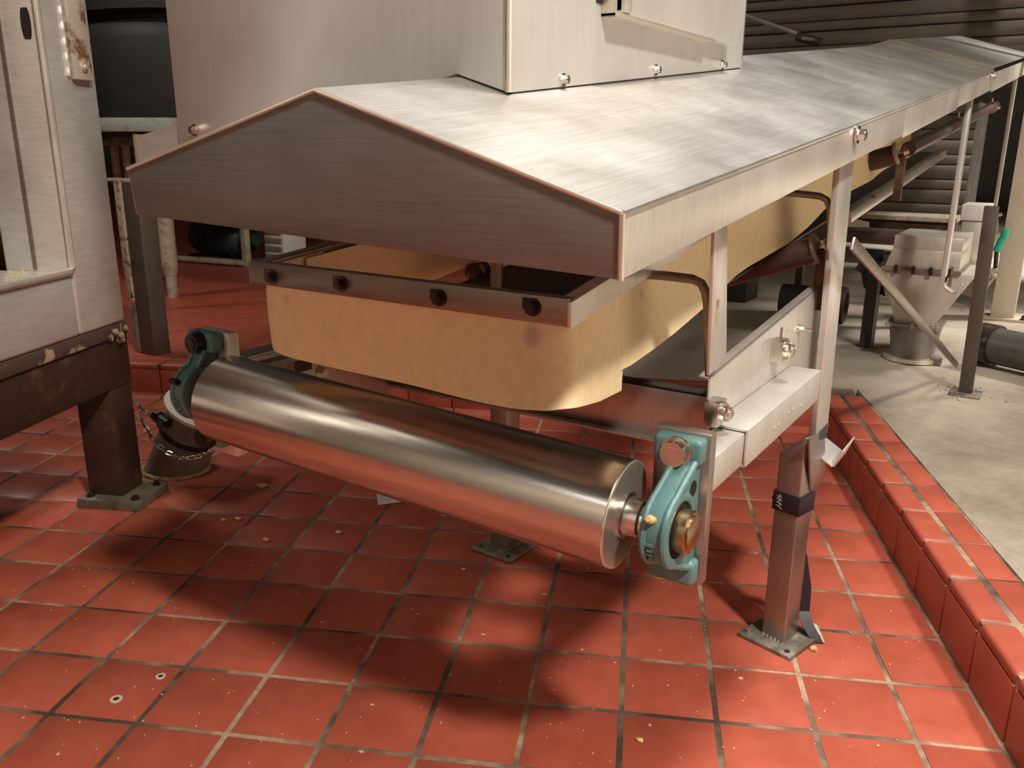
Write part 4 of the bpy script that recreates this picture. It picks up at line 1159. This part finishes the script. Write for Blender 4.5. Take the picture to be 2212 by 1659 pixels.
# dark green motor on a base
mq = at(495, 525, 'y', 2.9)
mo = thing('pump_motor', V((mq.x, 2.9, CZ)), 'dark green electric pump motor low in the shade at the rear left', 'motor')
g = G(); g.lathe(V((mq.x - .38, 2.9, 0.36)), (1, 0, 0), [(0, .09), (.03, .15), (.10, .16), (.55, .16), (.60, .13), (.62, .08), (.74, .05)], 28); g.build('motor_body', m_dteal, mo)
g = G(); g.box(mq.x - .4, mq.x + .3, 2.78, 3.02, CZ - .003, 0.20); g.build('base', m_dark, mo)
g = G()
for k in range(8): g.ring(V((mq.x - .22 + .05 * k, 2.9, .36)), V((mq.x - .20 + .05 * k, 2.9, .36)), .172, .15, 24)
g.build('cooling_fins', m_dteal, mo)
q = at(546, 525, 'y', 2.8); g = G(); g.box(q.x - .03, q.x + .03, 2.70, 2.75, CZ - .003, 0.52); o = g.build('short_post', m_pale, None, 0.003, origin=(q.x, 2.72, CZ)); tag(o, 'short pale post beside the dark green motor', 'post')
a = at(570, 508, 'y', 3.0); b = at(614, 545, 'y', 3.0)
wb_ = thing('white_bin', V(((a.x + b.x) / 2, 3.1, CZ)), 'small white slatted bin at the rear left beyond the skirt', 'bin')
g = G(); g.box(a.x, b.x, 3.0, 3.25, CZ - .003, a.z + .06); g.build('bin_body', m_white, wb_, 0.004)
for k in range(4):
    g = G(); g.box(a.x + .02, b.x - .02, 2.985, 3.0, CZ + .04 + .07 * k, CZ + .075 + .07 * k); g.build('slat', m_pvc, wb_)
a = at(330, 548, 'y', 1.9); b = at(600, 573, 'y', 1.9)
zz = CZ + 0.03
pa2 = at(320, 553, 'z', zz); pb2 = at(612, 575, 'z', zz)
g = G(); g.cyl(pa2, pb2, 0.026, 12); o = g.build('floor_pipe', m_pale, None, origin=pa2); tag(o, 'slim pale pipe running along the raised red floor', 'pipe')

# ================================================================== LITTER ON THE FLOOR
q = at(845, 1075, 'z', 0.0)
g = G(); g.prism([at(813, 1060, 'y', q.y + .01), at(816, 1091, 'z', 0.001), at(880, 1083, 'z', 0.001), at(850, 1066, 'y', q.y + .03)], (0.004, 0.006, 0))
o = g.build('paper_card', m_white, None, origin=q); tag(o, 'white folded card on the tiles below the middle of the drum', 'card')
def blob(name, mat, u, v, r, label, cat, sq=0.5, group=None, seed=0):
    random.seed(seed)
    q = at(u, v, 'z', 0.0); g = G()
    bmesh.ops.create_icosphere(g.bm, subdivisions=2, radius=1.0)
    for vv in g.bm.verts:
        n_ = 1 + 0.45 * noise.noise(vv.co * 1.7 + V((seed * 3.1, 0, 0)))
        vv.co = V((vv.co.x * r * n_, vv.co.y * r * n_ * 0.75, (vv.co.z * n_ + 0.9) * r * sq)) + q
    o = g.build(name, mat, None, origin=q); tag(o, label, cat, group); return o
blob('crumb_lump', m_crumb, 1757, 1405, 0.010, 'orange-brown lump on the tiles in front of the strap end', 'crumb', 0.6, seed=2)
blob('husk', m_husk, 962, 1114, 0.014, 'yellow husk flake on the tiles just below the drum', 'flake', 0.15, seed=4)
blob('crumb', m_ring, 731, 1152, 0.011, 'pale pink crumb alone on the tiles left of centre below the drum', 'crumb', 0.4, seed=5)
blob('crumb', m_husk, 575, 1168, 0.013, 'cream crumb in the dark shadow below the drum', 'crumb', 0.4, seed=6)
blob('crumb', m_husk, 515, 1122, 0.012, 'yellowish crumb, right one of a pair in the shadow', 'crumb', 0.3, seed=7)
blob('crumb', m_husk, 483, 1124, 0.009, 'yellowish crumb, left one of a pair in the shadow', 'crumb', 0.3, seed=8)
blob('crumb', m_seal, 565, 1052, 0.022, 'large tan crumb at the end of the pipe shadow', 'crumb', 0.3, seed=9)
blob('crumb', m_ring, 1002, 1231, 0.007, 'small pale crumb in the lit strip left of the rear foot plate', 'crumb', 0.4, seed=10)
blob('crumb', m_husk, 1382, 1600, 0.008, 'small orange crumb on a bright tile at the bottom', 'crumb', 0.4, seed=12)
blob('crumb', m_crumb, 1600, 1466, 0.006, 'tan sliver on the bright tile left of the foot plate', 'crumb', 0.3, seed=13)
g = G(); random.seed(21)
for k in range(230):
    u = random.uniform(0, 2000); v = random.uniform(1120, 1655)
    if v < 1250 and u > 1750: continue
    q = at(u, v, 'z', 0.0004)
    if (q - V((-0.008, -0.004, 0))).length < .13 or (q - V((-0.835, 0.012, 0))).length < .13: continue
    if (RZ.inverted() @ (q - TO)).x / T > 10.6: continue
    r = random.uniform(.0008, .0022) if random.random() < .93 else random.uniform(.0025, .004)
    dr = V((random.uniform(-1, 1), random.uniform(-1, 1), 0)).normalized() * r * random.uniform(1, 2.2); nn = V((-dr.y, dr.x, 0)).normalized() * r
    g.hexa([q - dr, q + nn, q + dr, q - nn], [q - dr + V((0, 0, .0008)), q + nn + V((0, 0, .0008)), q + dr + V((0, 0, .0008)), q - nn + V((0, 0, .0008))])
o = g.build('floor_specks', m_ring, None, smooth=False, origin=at(1000, 1400, 'z', 0)); tag(o, 'fine pale specks of dry product scattered over the red tiles', 'crumbs'); o['kind'] = 'stuff'
g = G(); random.seed(31)
for k in range(34):
    q = at(2085, 850, 'z', CZ - .003) + V((random.gauss(0, .06), random.gauss(0, .06), 0)); r = random.uniform(.003, .010)
    g.lathe(q, V((random.uniform(-.4, .4), random.uniform(-.4, .4), 1)), [(0, r), (r * .7, r * .7), (r, r * .2)], 6)
o = g.build('cement_rubble', m_conc, None, smooth=False, origin=at(2085, 850, 'z', CZ)); tag(o, 'little cement rubble round the foot of the far brown leg', 'rubble'); o['kind'] = 'stuff'

q = at(1600, 652, 'z', CZ)
g = G(); g.box(q.x - .12, q.x + .03, q.y, q.y + .25, CZ - .003, CZ + .16)
o = g.build('plinth', m_dark, None, 0.004, origin=q); tag(o, 'low dark block on the concrete seen under the cream skirt', 'block')
